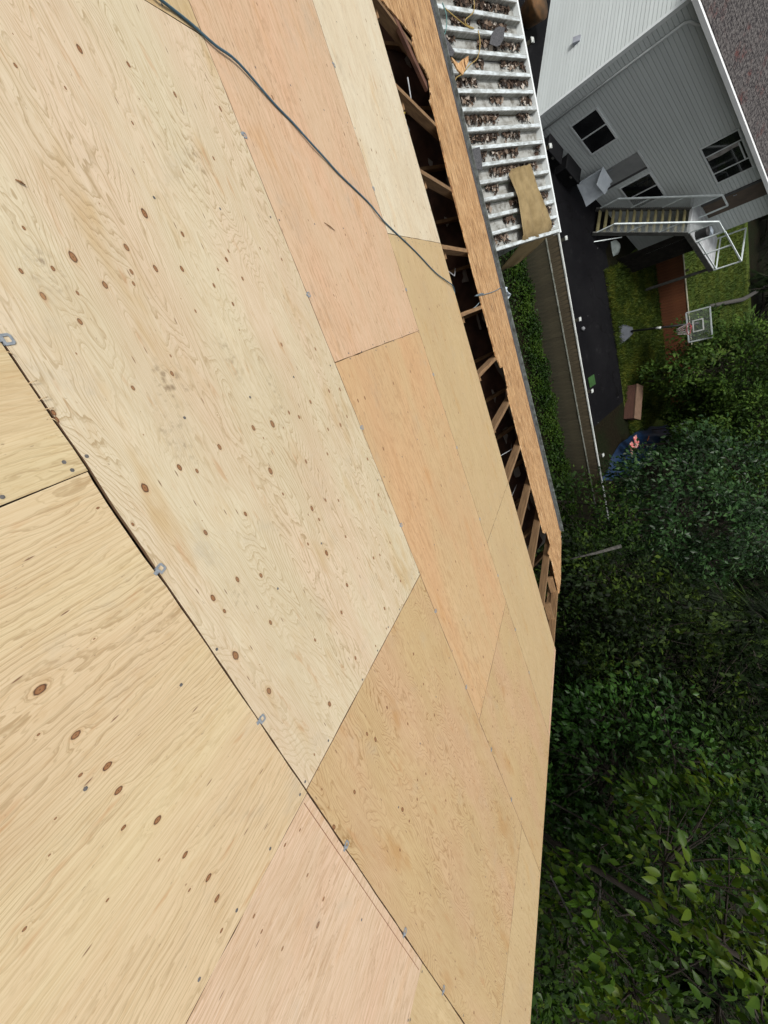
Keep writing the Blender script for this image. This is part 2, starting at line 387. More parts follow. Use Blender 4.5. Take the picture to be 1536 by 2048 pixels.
for s0, s1, m in ((-6.1, -4.9, MF), (-4.9, -2.47, MD), (-2.47, -.03, MC), (-.03, 2.43, MD), (2.43, RK, MBx)): sheet(s0, s1, S2, S3, m)
for s0, s1, m in ((-6.1, -5.54, MF), (-5.54, -3.10, MF), (-3.10, -.66, ME), (-.66, 1.78, MF), (1.78, 4.22, MF), (4.22, RK, MC)): sheet(s0, s1, S3, TE, m)
# saw-scored line on the rosy sheet of row 0
a0, b0 = roof((608, 1606)), roof((838, 1940))
o = MB().bar((a0[0], a0[1], .0004), (b0[0], b0[1], .0004), .0022, .0006)
roofobj('chalk_line', mkmesh('chalk_line', o.V, o.F), simple('pencil_line', (.20, .09, .05), (.28, .14, .08), 60, .9), 0, 0, .0)

# H-clips between the rows
def clip_mesh():
    b = MB(); T = .0012; ro, ri, Lo, Li = .023, .012, .042, .026
    ring_o = [(-ro, .001), (ro, .001), (ro, Lo - .008), (ro - .008, Lo), (-ro + .008, Lo), (-ro, Lo - .008)]
    ring_i = [(-ri, .010), (ri, .010), (ri, Li + .002), (ri - .003, Li + .006), (-ri + .003, Li + .006), (-ri, Li + .002)]
    V = [(x, y, z) for z in (0.0006, .0006 + T) for x, y in ring_o + ring_i]
    Fc = []
    for i in range(6):
        j = (i + 1) % 6
        Fc += [(12 + i, 12 + j, 18 + j, 18 + i), (i, 6 + i, 6 + j, j), (i, j, 12 + j, 12 + i), (6 + i, 18 + i, 18 + j, 6 + j)]
    b.add(V, Fc)
    b.box((-.004, -.010, .0012), np.eye(3), (.010, .013, .0007)); b.box((0, 0, -.005), np.eye(3), (.020, .0006, .0065))
    return mkmesh('h_clip', b.V, b.F)
CM = clip_mesh()
clips = [(p, 0.0) for p in [(8, 680), (316, 1143), (517, 1446), (688, 1701), (808, 1869), (886, 1983)]]
clips += [(p, S2) for p in [(487, 270), (616, 590), (722, 856), (800, 1053), (870, 1224), (932, 1375), (982, 1502), (1023, 1597)]]
clips += [(p, S3) for p in [(662, 125), (742, 375), (810, 580), (868, 748), (915, 893), (960, 1037), (996, 1150), (1030, 1262), (1058, 1345)]]
for p, t in clips:
    s, _ = roof(p)
    c = roofobj('h_clip', CM, M_GALV, s, t, .0003)
    k = .52 if t == 0 else .48
    c.scale = (k, k, 1); c.rotation_euler = (-TH, 0, 0)
    c.rotation_euler = (Matrix.Rotation(-TH, 3, 'X') @ Matrix.Rotation(rng.normal() * .12, 3, 'Z')).to_euler()

# trusses under the deck
mb = MB().box((0, 2.0, -THK - .002 - .045), np.eye(3), (.019, 4.42, .045)); RM = mkmesh('rafter', mb.V, mb.F)
mb2 = MB().abox((-.019, -2.2, -.045), (.019, 5.72, .045)); JM = mkmesh('ceiling_joist', mb2.V, mb2.F)
for k in range(-9, 8):
    s = -.03 + .61 * k + rng.normal() * .008
    if s > RK: continue
    roofobj('rafter', RM, M_RAFTER, s, 0, 0)
    j = link('ceiling_joist', JM, M_RAFTER, house); j.location = Vector(A3(s + .04, 0, -3.02) - HL)
    wb = MB().bar(rp(s + .04, 4.05, -.06), A3(s + .04, 2.2, -3.0), .038, .085, (1, 0, 0)); wb.build('truss_web', M_RAFTER, house)
# attic floor between the joists
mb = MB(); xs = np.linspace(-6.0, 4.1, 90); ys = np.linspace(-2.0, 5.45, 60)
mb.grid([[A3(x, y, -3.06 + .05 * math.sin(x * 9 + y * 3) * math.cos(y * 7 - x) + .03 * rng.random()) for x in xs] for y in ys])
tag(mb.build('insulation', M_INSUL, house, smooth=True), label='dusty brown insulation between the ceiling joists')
# bits in the attic
MB().tube([rp(-.83, 4.75, -.55), rp(-.60, 5.05, -.42), rp(-.48, 5.15, -.44)], [.055, .055, .058], 12).build('vent_pipe', M_PVC, house, True, label='white plastic vent pipe elbow under the open roof')
b = MB(); c0 = rp(-1.93, 4.25, -.30)
for i in range(9): b.tube([c0 + rng.normal(size=3) * .02 + A3(-.12 + .03 * i, 0, 0), c0 + rng.normal(size=3) * .03 + A3(-.1 + .03 * i, .14, -.04), c0 + A3(-.08 + .03 * i, .24, .01)], [.02, .045, .02], 6)
b.build('insulation_wad', simple('grey_blue_film', (.22, .27, .30), (.32, .34, .30), 9, .4), house, True, label='grey plastic-wrapped insulation wad in the attic')
b = MB(); c1 = c0 + A3(.12, .12, -.12)
for i in range(7): b.tube([c1 + rng.normal(size=3) * .03, c1 + rng.normal(size=3) * .06, c1 + rng.normal(size=3) * .08], [.02, .035, .015], 5)
b.build('insulation_wad', simple('yellow_glass_wool', (.40, .30, .07), (.24, .16, .03), 16, .95), house, True, label='tuft of yellow glass wool')
mw = simple('white_wire', (.55, .57, .58), (.45, .47, .48), 9, .5)
def wire(pts, r=.004, mat=None, name='wire', parent=house):
    MB().tube(pts, r, 6).build(name, mat or mw, parent, True)
wire([rp(-2.25, 4.75, -.12), rp(-2.1, 4.95, -.2), rp(-1.98, 4.85, -.14), rp(-1.9, 5.08, -.1), rp(-1.82, 5.3, -.06)], .006)
wire([rp(-.85, 4.0, -.3), rp(-.6, 4.4, -.25), rp(-.45, 4.75, -.2), rp(-.55, 5.1, -.25)], .006)
wire([rp(1.5, 4.0, -.25), rp(1.72, 4.5, -.2), rp(1.83, 5.0, -.15), rp(1.9, 5.6, -.25)], .004)
wire([rp(2.1, 3.9, -.3), rp(2.4, 4.6, -.25), rp(2.45, 5.2, -.25)], .004)
MB().tube([rp(1.85, 4.3, -.7), rp(2.15, 5.2, -.62)], .10, 12).build('duct', simple('foil_duct', (.20, .22, .24), (.10, .11, .12), 20, .4, .6), house, True)
# a snapped light board lying across at the far left of the gap
MB().bar(rp(-2.75, 4.05, -.03), rp(-2.18, 4.98, -.02), .09, .03, NV).build('broken_board', simple('dark_red_board', (.16, .07, .04), (.09, .04, .025), 8, .8), house)

# strip of old OSB left along the eave (outline traced on the roof plane)
zo = lambda L, ox, oy, k: [(ox + x / k, oy + y / k) for x, y in L]
up = zo([(95, 0), (325, 270), (330, 330), (350, 400), (375, 470), (420, 530), (450, 600), (465, 720), (455, 755), (490, 860), (600, 1340), (740, 1880), (780, 2048)], 740, 0, 3.7925)
up += zo([(430, 580), (455, 638), (468, 630), (490, 735), (483, 748), (500, 810), (560, 1050), (610, 1240), (668, 1462), (675, 1466), (682, 1450), (703, 1520), (690, 1560), (712, 1610), (728, 1690), (745, 1765)], 820, 480, 2.497)
up_st = [roof(p) for p in up]
EV = 6.46
low_st = [(4.30, 5.02), (4.33, 5.35), (4.22, 6.0), (4.12, EV - .02)] + [(s, EV + .006 * math.sin(s * 5)) for s in np.arange(3.8, -3.0, -.35)] + [(-4.6, EV)]
up_st = [(-4.6, 5.0), (-3.2, 5.0)] + [q for q in up_st if q[0] > -3.1]
osp = up_st + low_st
P = []
for i in range(len(osp)): P += jag(osp[i], osp[(i + 1) % len(osp)], .003, .05)
m_ = len(P); V = [(x, y, -THK) for x, y in P] + [(x, y, 0) for x, y in P]
me = mkmesh('osb_strip', V, [tuple(range(m_))[::-1], tuple(range(m_, 2 * m_))] + [(i, (i + 1) % m_, m_ + (i + 1) % m_, m_ + i) for i in range(m_)])
o = roofobj('osb_strip', me, M_OSB, 0, 0, -.001); tag(o, label='strip of weathered orange-brown strand board with a broken upper edge')
# starter shingles, drip edge and gutter at the eave
mb = MB()
s = -4.6
while s < 4.0:
    L = .3 + rng.random() * .5; t0 = EV - .05 - rng.random() * .03
    mb.prism([(s, t0, 0), (s + L, t0 + rng.normal() * .01, 0), (s + L, EV + .045 + rng.random() * .012, 0), (s, EV + .045 + rng.random() * .012, 0)], (0, 0, .004 + .003 * rng.random())); s += L + .002
o = roofobj('starter_shingles', mkmesh('starter_shingles', mb.V, mb.F), M_SHINGLE, 0, 0, .001)
e0 = rp(0, EV)
prof = [(0.0, -.005), (0.004, -.11), (.03, -.125), (.085, -.125), (.10, -.09), (.115, -.012), (.123, -.012), (.108, -.095), (.09, -.133), (.025, -.133), (-.006, -.115), (-.006, -.005)]
mb = MB().prism([(-4.6, e0[1] + .012 + y, e0[2] - .012 + z) for y, z in prof], (8.75, 0, 0)); mb.build('gutter', M_OLDMETAL, house)
MB().abox((-4.7, e0[1] - .035, e0[2] - .17), (4.2, e0[1] + .002, e0[2] - .012)).build('fascia', simple('white_fascia', (.5, .5, .48), (.36, .36, .34), 6, .7), house)
MB().abox((-5.9, 5.28, -3.12), (4.2, e0[1] - .036, -3.10)).build('soffit', M_STUCCO, house)
MB().abox((-5.9, 5.2, G), (4.02, 5.35, -3.075)).build('wall', M_STUCCO, house)
MB().prism([(3.92, -7.4, G), (3.92, 5.19, G), (3.92, 5.19, -3.1), (3.92, -2.1, .72), (3.92, -7.4, -1.9)], (.1, 0, 0)).build('wall', M_STUCCO, house)
MB().abox((-6.1, -7.5, G), (4.02, -7.4, -1.9)).build('wall', M_STUCCO, house)
# rake board under the right-hand roof edge
MB().bar(rp(RK - .03, -2.4, -.105), rp(RK - .03, 6.3, -.105), .03, .13, NV).build('rake_board', M_RAFTER, house)
for k in range(-1, 14):
    t = k * .61 - 1.2
    MB().bar(rp(3.95, t, -.075), rp(RK - .05, t, -.075), .038, .085, NV).build('lookout', M_RAFTER, house)
# far slope of the roof behind the camera
rb = rp(0, -2.46)
mb = MB().prism([(-6.1, rb[1], rb[2]), (RK, rb[1], rb[2]), (RK, rb[1] - 5.6, rb[2] - 2.8), (-6.1, rb[1] - 5.6, rb[2] - 2.8)], (0, .006, -.012)); mb.build('back_slope_deck', MF, house)

# ------------------------------------------------------------------ cords and litter on the deck
cp = [(268, -45), (310, -5), (345, 18), (385, 50), (430, 92), (475, 127), (548, 207), (585, 245), (620, 287), (650, 318), (680, 350), (735, 403), (755, 430), (775, 450), (830, 502), (870, 545), (893, 563), (904, 574)]
pts = []
for i, p in enumerate(cp):
    s, t = roof(p, .0063); pts.append(rp(s, t, .0063 + .006 * max(0, math.sin(i * 1.7))))
pts[-1] = rp(*roof((903, 573)), .012)
q = pts[-1]; pts += [rp(-.22, TE + .015, -.01), rp(-.2, TE + .03, -.08), rp(-.12, TE + .12, -.2), rp(0.02, TE + .2, -.32)]
def smooth(P, k=4):
    P = [A3(*p) for p in P]; out = []
    for i in range(len(P) - 1):
        p0, p1, p2, p3 = P[max(i - 1, 0)], P[i], P[i + 1], P[min(i + 2, len(P) - 1)]
        for j in range(k):
            t = j / k; out.append(.5 * ((2 * p1) + (p2 - p0) * t + (2 * p0 - 5 * p1 + 4 * p2 - p3) * t * t + (3 * p1 - p0 - 3 * p2 + p3) * t ** 3))
    return out + [P[-1]]
MB().tube(smooth(pts), .0048, 10).build('extension_cord', M_CORD, None, True, label='blue rubber extension cord lying diagonally across the plywood deck', cat='cord')
gp = [rp(0.02, TE + .25, -.30), rp(-.02, TE + .5, -.15), rp(-.06, 4.75, -.05), rp(-.16, 5.03, .006)] + [rp(*roof(p, .006), .006) for p in [(950, 592), (972, 588), (990, 582)]]
q = rp(*roof((1001, 575), .0), .01); gp += [q]
MB().tube(smooth(gp), .005, 8).build('cable', M_GREYCORD, None, True, label='thin grey cable crossing the strand board strip to the eave', cat='cable')
# crumpled clear plastic at the eave
pc = onpl((1008, 590), (0, 6.0, 0), (0, 1, 0))
mb = MB(); gr = []
for i in range(6):
    row = []
    for j in range(6):
        a, b = (i / 5 - .5), (j / 5 - .5); row.append(pc + A3(.16 * (a + b) * .9, .05 * math.sin(i * 2.1 + j), -.17 * (a - b) * .8 - .01) + rng.normal(size=3) * .006)
    gr.append(row)
mb.grid(gr); o = mb.build('plastic_scrap', simple('pale_plastic_film', (.55, .62, .68), (.40, .46, .52), 14, .25), None, label='crumpled pale plastic scrap caught at the gutter', cat='plastic scrap')
o.modifiers.new('thick', 'SOLIDIFY').thickness = .002
# splinters
for i, (p, q_) in enumerate((((648, 446), (669, 462)), ((90 / 3.07, 1107 / 3.07), (152 / 3.07, 1143 / 3.07)))):
    a, b = rp(*roof(p), .003), rp(*roof(q_), .004)
    MB().tube([a, (a + b) / 2 + NV * .002, b], [.0012, .0028, .001], 5).build('wood_splinter', simple('splinter', (.22, .12, .05), (.15, .07, .03), 40, .8), None, label=('dark wood splinter lying on the rosy plywood sheet', 'thin wood splinter lying on the pale knotty plywood sheet')[i], cat='splinter')
M_FIBRE = simple('pale_fibre', (.55, .42, .25), (.45, .32, .18), 40, .8)
# frayed veneer fibres in the gap nearest the camera
for i, (p, q_) in enumerate((((55, 768), (70, 764)), ((72, 802), (92, 796)), ((86, 820), (104, 818)), ((97, 836), (112, 846)), ((12, 704), (22, 712)))):
    a, b = rp(*roof(p), .003), rp(*roof(q_), .009)
    wire([a, (a + b) / 2 + NV * .004, b], .0009, M_FIBRE, 'veneer_fibre')

# ------------------------------------------------------------------ patio awning with corrugated pans
ZA = -3.28
lp, rpx = onz((1043, 45), ZA), onz((1119, 464), ZA)
AY1 = (lp[1] + rpx[1]) / 2; AX1 = rpx[0]; AY0 = 5.42; PIT = (rpx[0] - lp[0]) / 13
aw = empty('patio_awning', (AX1 - 2, (AY0 + AY1) / 2, G), 'aluminium patio awning of raised ribs and pans below the eave', 'awning')
def alu():
    t = NT('chalky_aluminium'); p = t.obj(); q = t.sep(p)
    n1 = t.noise(t.vm('MULTIPLY', p, (12, 1.6, 6)), 1.0, 5, .65); n2 = t.noise(p, 7, 6, .7)
    c = t.mix(t.map(n1, .45, .72), (.40, .41, .39), (.22, .21, .18)); c = t.mix(t.map(n2, .45, .68, 0, .8), c, (.10, .09, .07))
    return t.fin(c, .5, .15)
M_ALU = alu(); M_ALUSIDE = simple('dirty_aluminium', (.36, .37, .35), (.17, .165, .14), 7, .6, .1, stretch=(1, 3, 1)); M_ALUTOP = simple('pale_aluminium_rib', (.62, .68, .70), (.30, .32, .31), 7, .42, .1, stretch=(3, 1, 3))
NR = 19
for k in range(NR):
    x = AX1 - k * PIT + rng.normal() * (.008 if k else 0)
    # pan: flat sheet with an upstand on both sides
    prof = [(x - PIT + .002, .0), (x - .068, .0), (x - .064, .06), (x - .063, .06), (x - .065, -.003), (x - PIT + .002, -.003)]
    if k < NR - 1: MB().prism([(a, AY0, ZA - .088 + b) for a, b in prof], (0, AY1 - AY0 - .01, 0)).build('pan', M_ALU, aw)
    hr_ = .088
    pr2 = [(x - .062, .0), (x - .060, hr_), (x - .004, hr_), (x, hr_ - .006), (x - .001, -.002), (x - .005, -.002), (x - .005, hr_ - .010), (x - .055, hr_ - .006), (x - .057, .0)]
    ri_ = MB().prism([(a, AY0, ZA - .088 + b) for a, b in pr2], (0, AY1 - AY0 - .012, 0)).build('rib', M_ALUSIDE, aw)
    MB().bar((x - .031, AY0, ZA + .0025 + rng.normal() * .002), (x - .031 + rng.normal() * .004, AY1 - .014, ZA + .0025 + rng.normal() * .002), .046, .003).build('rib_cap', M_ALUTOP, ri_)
MB().abox((AX1 - (NR - 1) * PIT, AY1 - .006, ZA - .13), (AX1 + .01, AY1 + .035, ZA + .005)).build('front_gutter', simple('white_gutter', (.72, .76, .76), (.60, .64, .64), 4, .4), aw)
for x in (AX1 - .15, AX1 - 2.6):
    MB().abox((x - .04, AY1 - .09, G), (x + .04, AY1 - .012, ZA - .07)).build('post', M_ALUTOP, aw)
# leaf litter lying in the pans
def litter(N, ylo, yhi):
    V = []; Fc = []
    for i in range(N):
        k = rng.integers(0, NR - 1); x = AX1 - k * PIT - PIT + .01 + abs(rng.normal()) * .045; y = ylo + (yhi - ylo) * rng.random() ** 1.7
        if math.sin(y * 5 + k * 2.4) * math.sin(k * 1.7 + y * 2) < -.15: continue
        if x > AX1 - k * PIT - .072: continue
        a = rng.random() * 6.28; L = .022 + .035 * rng.random(); W = L * (.35 + .3 * rng.random()); tl = rng.normal() * .5
        z = ZA - .080 + rng.random() * .03
        d = A3(math.cos(a), math.sin(a), tl * .4); s_ = A3(-math.sin(a), math.cos(a), rng.normal() * .5); c = A3(x, y, z)
        b = len(V); V += [c - d * L, c + s_ * W + A3(0, 0, .008), c + d * L, c - s_ * W + A3(0, 0, .006)]; Fc += [(b, b + 1, b + 2), (b, b + 2, b + 3)]
    return V, Fc
V, Fc = litter(7500, e0[1] + .05, AY1 - .03)
def litmat():
    t = NT('dead_leaves'); g = t.n('ShaderNodeNewGeometry'); r = g.outputs['Random Per Island']
    return t.fin(t.ramp(r, [(0, (.012, .009, .007)), (.4, (.038, .022, .014)), (.7, (.11, .072, .048)), (.85, (.22, .17, .13)), (1, (.42, .38, .33))]), .9)
M_LIT = litmat()
b = MB(); b.V = [tuple(v) for v in V]; b.F = Fc
b.build('leaf_litter', M_LIT, None, kind='stuff', label='dead brown leaves caught between the awning ribs', cat='leaf litter')
# scraps and wires on the awning
def scrap(name, pix, z, thick, mat, label, cat):
    MB().prism([onz(p, z) for p in pix], (0, 0, thick)).build(name, mat, None, label=label, cat=cat)
zs = lambda L: [(740 + x / 3.7925, y / 3.7925) for x, y in L]
scrap('shingle_scrap', zs([(920, 260), (950, 215), (985, 200), (1022, 212), (1010, 300), (985, 345), (955, 355), (905, 335)]), ZA + .004, .006, M_SHINGLE, 'torn black shingle scrap on the awning ribs', 'shingle')
scrap('shingle_scrap', zs([(560, 260), (640, 395), (625, 430), (605, 425), (545, 330)]), ZA + .004, .006, M_SHINGLE, 'narrow grey shingle scrap by the green wire near the eave', 'shingle')
scrap('shingle_scrap', zs([(775, 1130), (830, 1115), (848, 1230), (850, 1290), (790, 1285)]), ZA + .004, .006, M_SHINGLE, 'dark shingle scrap near the eave beside the brown paper', 'shingle')
scrap('board_scrap', zs([(610, 440), (640, 470), (662, 490), (690, 462), (740, 430), (738, 480), (695, 578), (655, 530)]), ZA + .006, .02, M_OSB, 'splintered v-shaped strand board scrap on the awning', 'board scrap')
def zl(L, z): return smooth([onz(p, z) for p in zs(L)])
M_GREENW = simple('green_wire', (.10, .24, .22), (.07, .17, .16), 20, .5); M_YELW = simple('yellow_wire', (.38, .27, .08), (.26, .18, .05), 20, .5)
MB().tube(zl([(550, 20), (580, 120), (575, 230), (540, 320), (540, 400), (560, 500)], ZA + .012), .006, 6).build('wire', M_GREENW, None, True, label='thin green wire looping over the awning ribs beside the eave', cat='wire')
MB().tube(zl([(790, 0), (785, 90), (725, 150), (735, 190), (790, 215), (735, 200), (600, 90), (570, 60)], ZA + .012), .006, 6).build('wire', M_YELW, None, True, label='yellow wire with a loop lying over the awning ribs', cat='wire')
MB().tube(zl([(820, 230), (835, 330), (815, 440), (760, 490), (700, 560), (650, 600), (655, 700), (690, 830), (700, 960), (740, 1080), (770, 1240), (800, 1420)], ZA + .012), .006, 6).build('wire', M_YELW, None, True, label='long yellow wire running along the eave side of the awning', cat='wire')
MB().tube(zl([(590, 620), (640, 760), (680, 900), (720, 1060), (760, 1280), (800, 1480), (850, 1640), (930, 1830), (925, 1900)], ZA + .02), .008, 6).build('wire', M_GREYCORD, None, True, label='grey-green cable draped along the inner end of the awning', cat='wire')
# brown builder's paper draped over the awning end
rows = [((1019, 340), (1055, 331), ZA + .012), ((1013, 352), (1062, 352), ZA + .014), ((1026, 385), (1070, 380), ZA + .012), ((1030, 400), (1078, 398), ZA + .02), ((1037, 440), (1090, 425), ZA + .012),
        ((1040, 472), (1098, 448), ZA + .02), ((1041, 486), (1100, 466), ZA - .05), ((1032, 498), (1082, 486), ZA - .22), ((1016, 516), (1056, 507), ZA - .45), ((1002, 534), (1038, 525), ZA - .65), ((995, 543), (1020, 536), ZA - .75)]
gr = []
for (a, b, z) in rows:
    pa, pb = onz(a, z), onz(b, z)
    gr.append([pa + (pb - pa) * j / 10 + A3(0, 0, abs(rng.normal()) * .022 + .016 * (1 + math.sin(j * 1.9 + z * 40))) for j in range(11)])
def paper():
    t = NT('brown_builders_paper'); p = t.obj(); n1 = t.noise(p, 3, 5, .6)
    c = t.mix(t.map(n1, .35, .7), (.27, .20, .095), (.17, .12, .05))
    pr_ = t.vor(t.vm('MULTIPLY', p, (9, 22, 1)), 1.0, '3D')['Distance']; band = t.math('MULTIPLY', t.map(pr_, .30, .24), t.map(t.noise(p, 6, 1, .5), .52, .58))
    c = t.mix(t.math('MULTIPLY', band, .5), c, (.16, .10, .05)); t.bump(t.noise(p, 9, 4, .6), .6, .02); return t.fin(c, .75)
mb = MB(); mb.grid(gr); o = mb.build('paper_sheet', paper(), None, True, label='creased brown builder\'s paper draped over the awning end', cat='paper')
o.modifiers.new('thick', 'SOLIDIFY').thickness = .003

# ------------------------------------------------------------------ GROUND
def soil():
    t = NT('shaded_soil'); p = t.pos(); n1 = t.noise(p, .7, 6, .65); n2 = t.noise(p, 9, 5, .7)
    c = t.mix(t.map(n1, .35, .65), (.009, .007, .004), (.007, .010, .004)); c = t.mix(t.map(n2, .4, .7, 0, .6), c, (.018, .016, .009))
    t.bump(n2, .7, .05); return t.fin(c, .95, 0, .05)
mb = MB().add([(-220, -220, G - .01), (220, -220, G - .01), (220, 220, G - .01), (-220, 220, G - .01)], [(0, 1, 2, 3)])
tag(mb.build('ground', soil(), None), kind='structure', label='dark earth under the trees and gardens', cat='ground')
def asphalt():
    t = NT('dark_asphalt'); p = t.pos(); n1 = t.noise(p, .6, 5, .6); sp = t.vor(p, 60, '3D')['Distance']
    c = t.mix(t.map(n1, .3, .7), (.0035, .0035, .0045), (.0065, .0065, .0075)); c = t.mix(t.map(sp, .12, .02, 0, .25), c, (.05, .05, .055))  # near-black grey base with lighter specks
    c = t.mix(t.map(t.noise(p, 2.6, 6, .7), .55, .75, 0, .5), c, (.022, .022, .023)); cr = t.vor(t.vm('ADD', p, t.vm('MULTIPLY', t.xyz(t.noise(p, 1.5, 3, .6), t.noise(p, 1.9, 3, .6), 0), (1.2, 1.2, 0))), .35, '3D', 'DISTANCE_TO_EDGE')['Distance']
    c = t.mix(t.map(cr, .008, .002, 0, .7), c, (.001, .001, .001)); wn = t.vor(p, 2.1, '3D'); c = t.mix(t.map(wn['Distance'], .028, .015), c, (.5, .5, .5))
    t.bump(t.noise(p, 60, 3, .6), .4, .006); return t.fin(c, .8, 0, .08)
FY = onz((1040, 500), G)[1]                       # near fence line
dpix = [onz(p, G) for p in [(1222, 560), (1238, 700), (1250, 800), (1215, 830), (1190, 852)]]
poly = [(-14, FY + .06), (6.9, FY + .06)] + [(q[0], q[1]) for q in dpix[::-1]] + [(-.3, 21.0), (-1.2, 22.6), (-14, 28)]
MB().add([(x, y, G) for x, y in poly], [tuple(range(len(poly)))]).build('driveway', asphalt(), None, kind='structure', label='dark asphalt driveway between fence and grass', cat='driveway')
def lawnm():
    t = NT('lawn_turf'); p = t.pos(); n1 = t.noise(p, .8, 5, .65); n2 = t.noise(p, 14, 4, .7)
    c = t.mix(t.map(n1, .35, .65), (.040, .075, .009), (.080, .105, .012)); c = t.mix(t.map(n2, .35, .7, 0, .7), c, (.011, .017, .004))
    t.bump(n2, .8, .05); return t.fin(c, .95, 0, .2)
M_LAWN = lawnm()
BY = onz((1312, 560), G)[1]                       # brown fence line
MB().add([(.6, 20.85, G + .004), (6.6, 20.45, G + .004), (9.0, 21.0, G + .004), (10, BY - .05, G + .004), (-.2, BY - .05, G + .004)], [(0, 1, 2, 3, 4)]).build('lawn', M_LAWN, None, kind='structure', label='rough grass strip between driveway and brown fence', cat='grass')
MB().add([(-1, BY + .1, G + .004), (8, BY + .1, G + .004), (9, BY + 16, G + .004), (-1, BY + 16, G + .004)], [(0, 1, 2, 3)]).build('lawn', M_LAWN, None, kind='structure', label='green back lawn beyond the brown fence', cat='grass')

# ------------------------------------------------------------------ leaf geometry
def leafmat(name, dark, mid, lite, rough=.45, trans=.25, k=.5, spec=.15):
    t = NT(name); g = t.n('ShaderNodeNewGeometry'); r = g.outputs['Random Per Island']
    big = t.noise(t.pos(), 1.3, 2, .5)  # broad noise paints lit and shaded clumps into the leaf colour
    dk = lambda c: tuple(q * k for q in c)
    c = t.ramp(t.math('ADD', t.math('MULTIPLY', r, .5), t.math('MULTIPLY', t.map(big, .36, .66), .5)), [(.12, dk(dark)), (.58, dk(mid)), (1, dk(lite))])
    t.put(t.b.inputs['Base Color'], c); t.b.inputs['Roughness'].default_value = rough; t.b.inputs['Specular IOR Level'].default_value = spec
    tr = t.n('ShaderNodeBsdfTranslucent'); t.put(tr.inputs[0], c); mx = t.n('ShaderNodeMixShader'); mx.inputs[0].default_value = trans
    t.t.links.new(t.b.outputs[0], mx.inputs[1]); t.t.links.new(tr.outputs[0], mx.inputs[2]); t.t.links.new(mx.outputs[0], t.out.inputs[0])
    return t.m
def unit(a): return a / (np.linalg.norm(a, axis=-1, keepdims=True) + 1e-9)
def leaves(C, D, U, L, W, fold=.25):
    """rhombic folded leaves: base C, direction D, up U, length L, half width W (arrays) -> verts, quads-as-tris"""
    D = unit(D); S = unit(np.cross(D, U)); N = np.cross(S, D); L = L[:, None]; W = W[:, None]
    p0 = C; p1 = C + D * L * .45 + S * W + N * W * fold; p2 = C + D * L - N * L * .08; p3 = C + D * L * .45 - S * W + N * W * fold
    V = np.stack([p0, p1, p2, p3], 1).reshape(-1, 3); n = len(C); b = np.arange(n) * 4
    Fc = np.stack([np.stack([b, b + 1, b + 2], 1), np.stack([b, b + 2, b + 3], 1)], 1).reshape(-1, 3)
    return V, Fc
def fast_mesh(name, V, Fc):
    me = bpy.data.meshes.new(name); me.vertices.add(len(V)); me.vertices.foreach_set('co', np.asarray(V, np.float32).ravel())
    me.loops.add(Fc.size); me.loops.foreach_set('vertex_index', Fc.astype(np.int32).ravel())
    me.polygons.add(len(Fc)); me.polygons.foreach_set('loop_start', np.arange(0, Fc.size, 3, dtype=np.int32)); me.update(calc_edges=True); me.validate(); return me
M_BARK = simple('bark', (.035, .028, .021), (.018, .014, .011), 9, .95, stretch=(3, 3, .7), bump=.6)
M_BARKG = simple('grey_bark', (.075, .072, .065), (.03, .028, .025), 9, .95, stretch=(3, 3, .7), bump=.5)
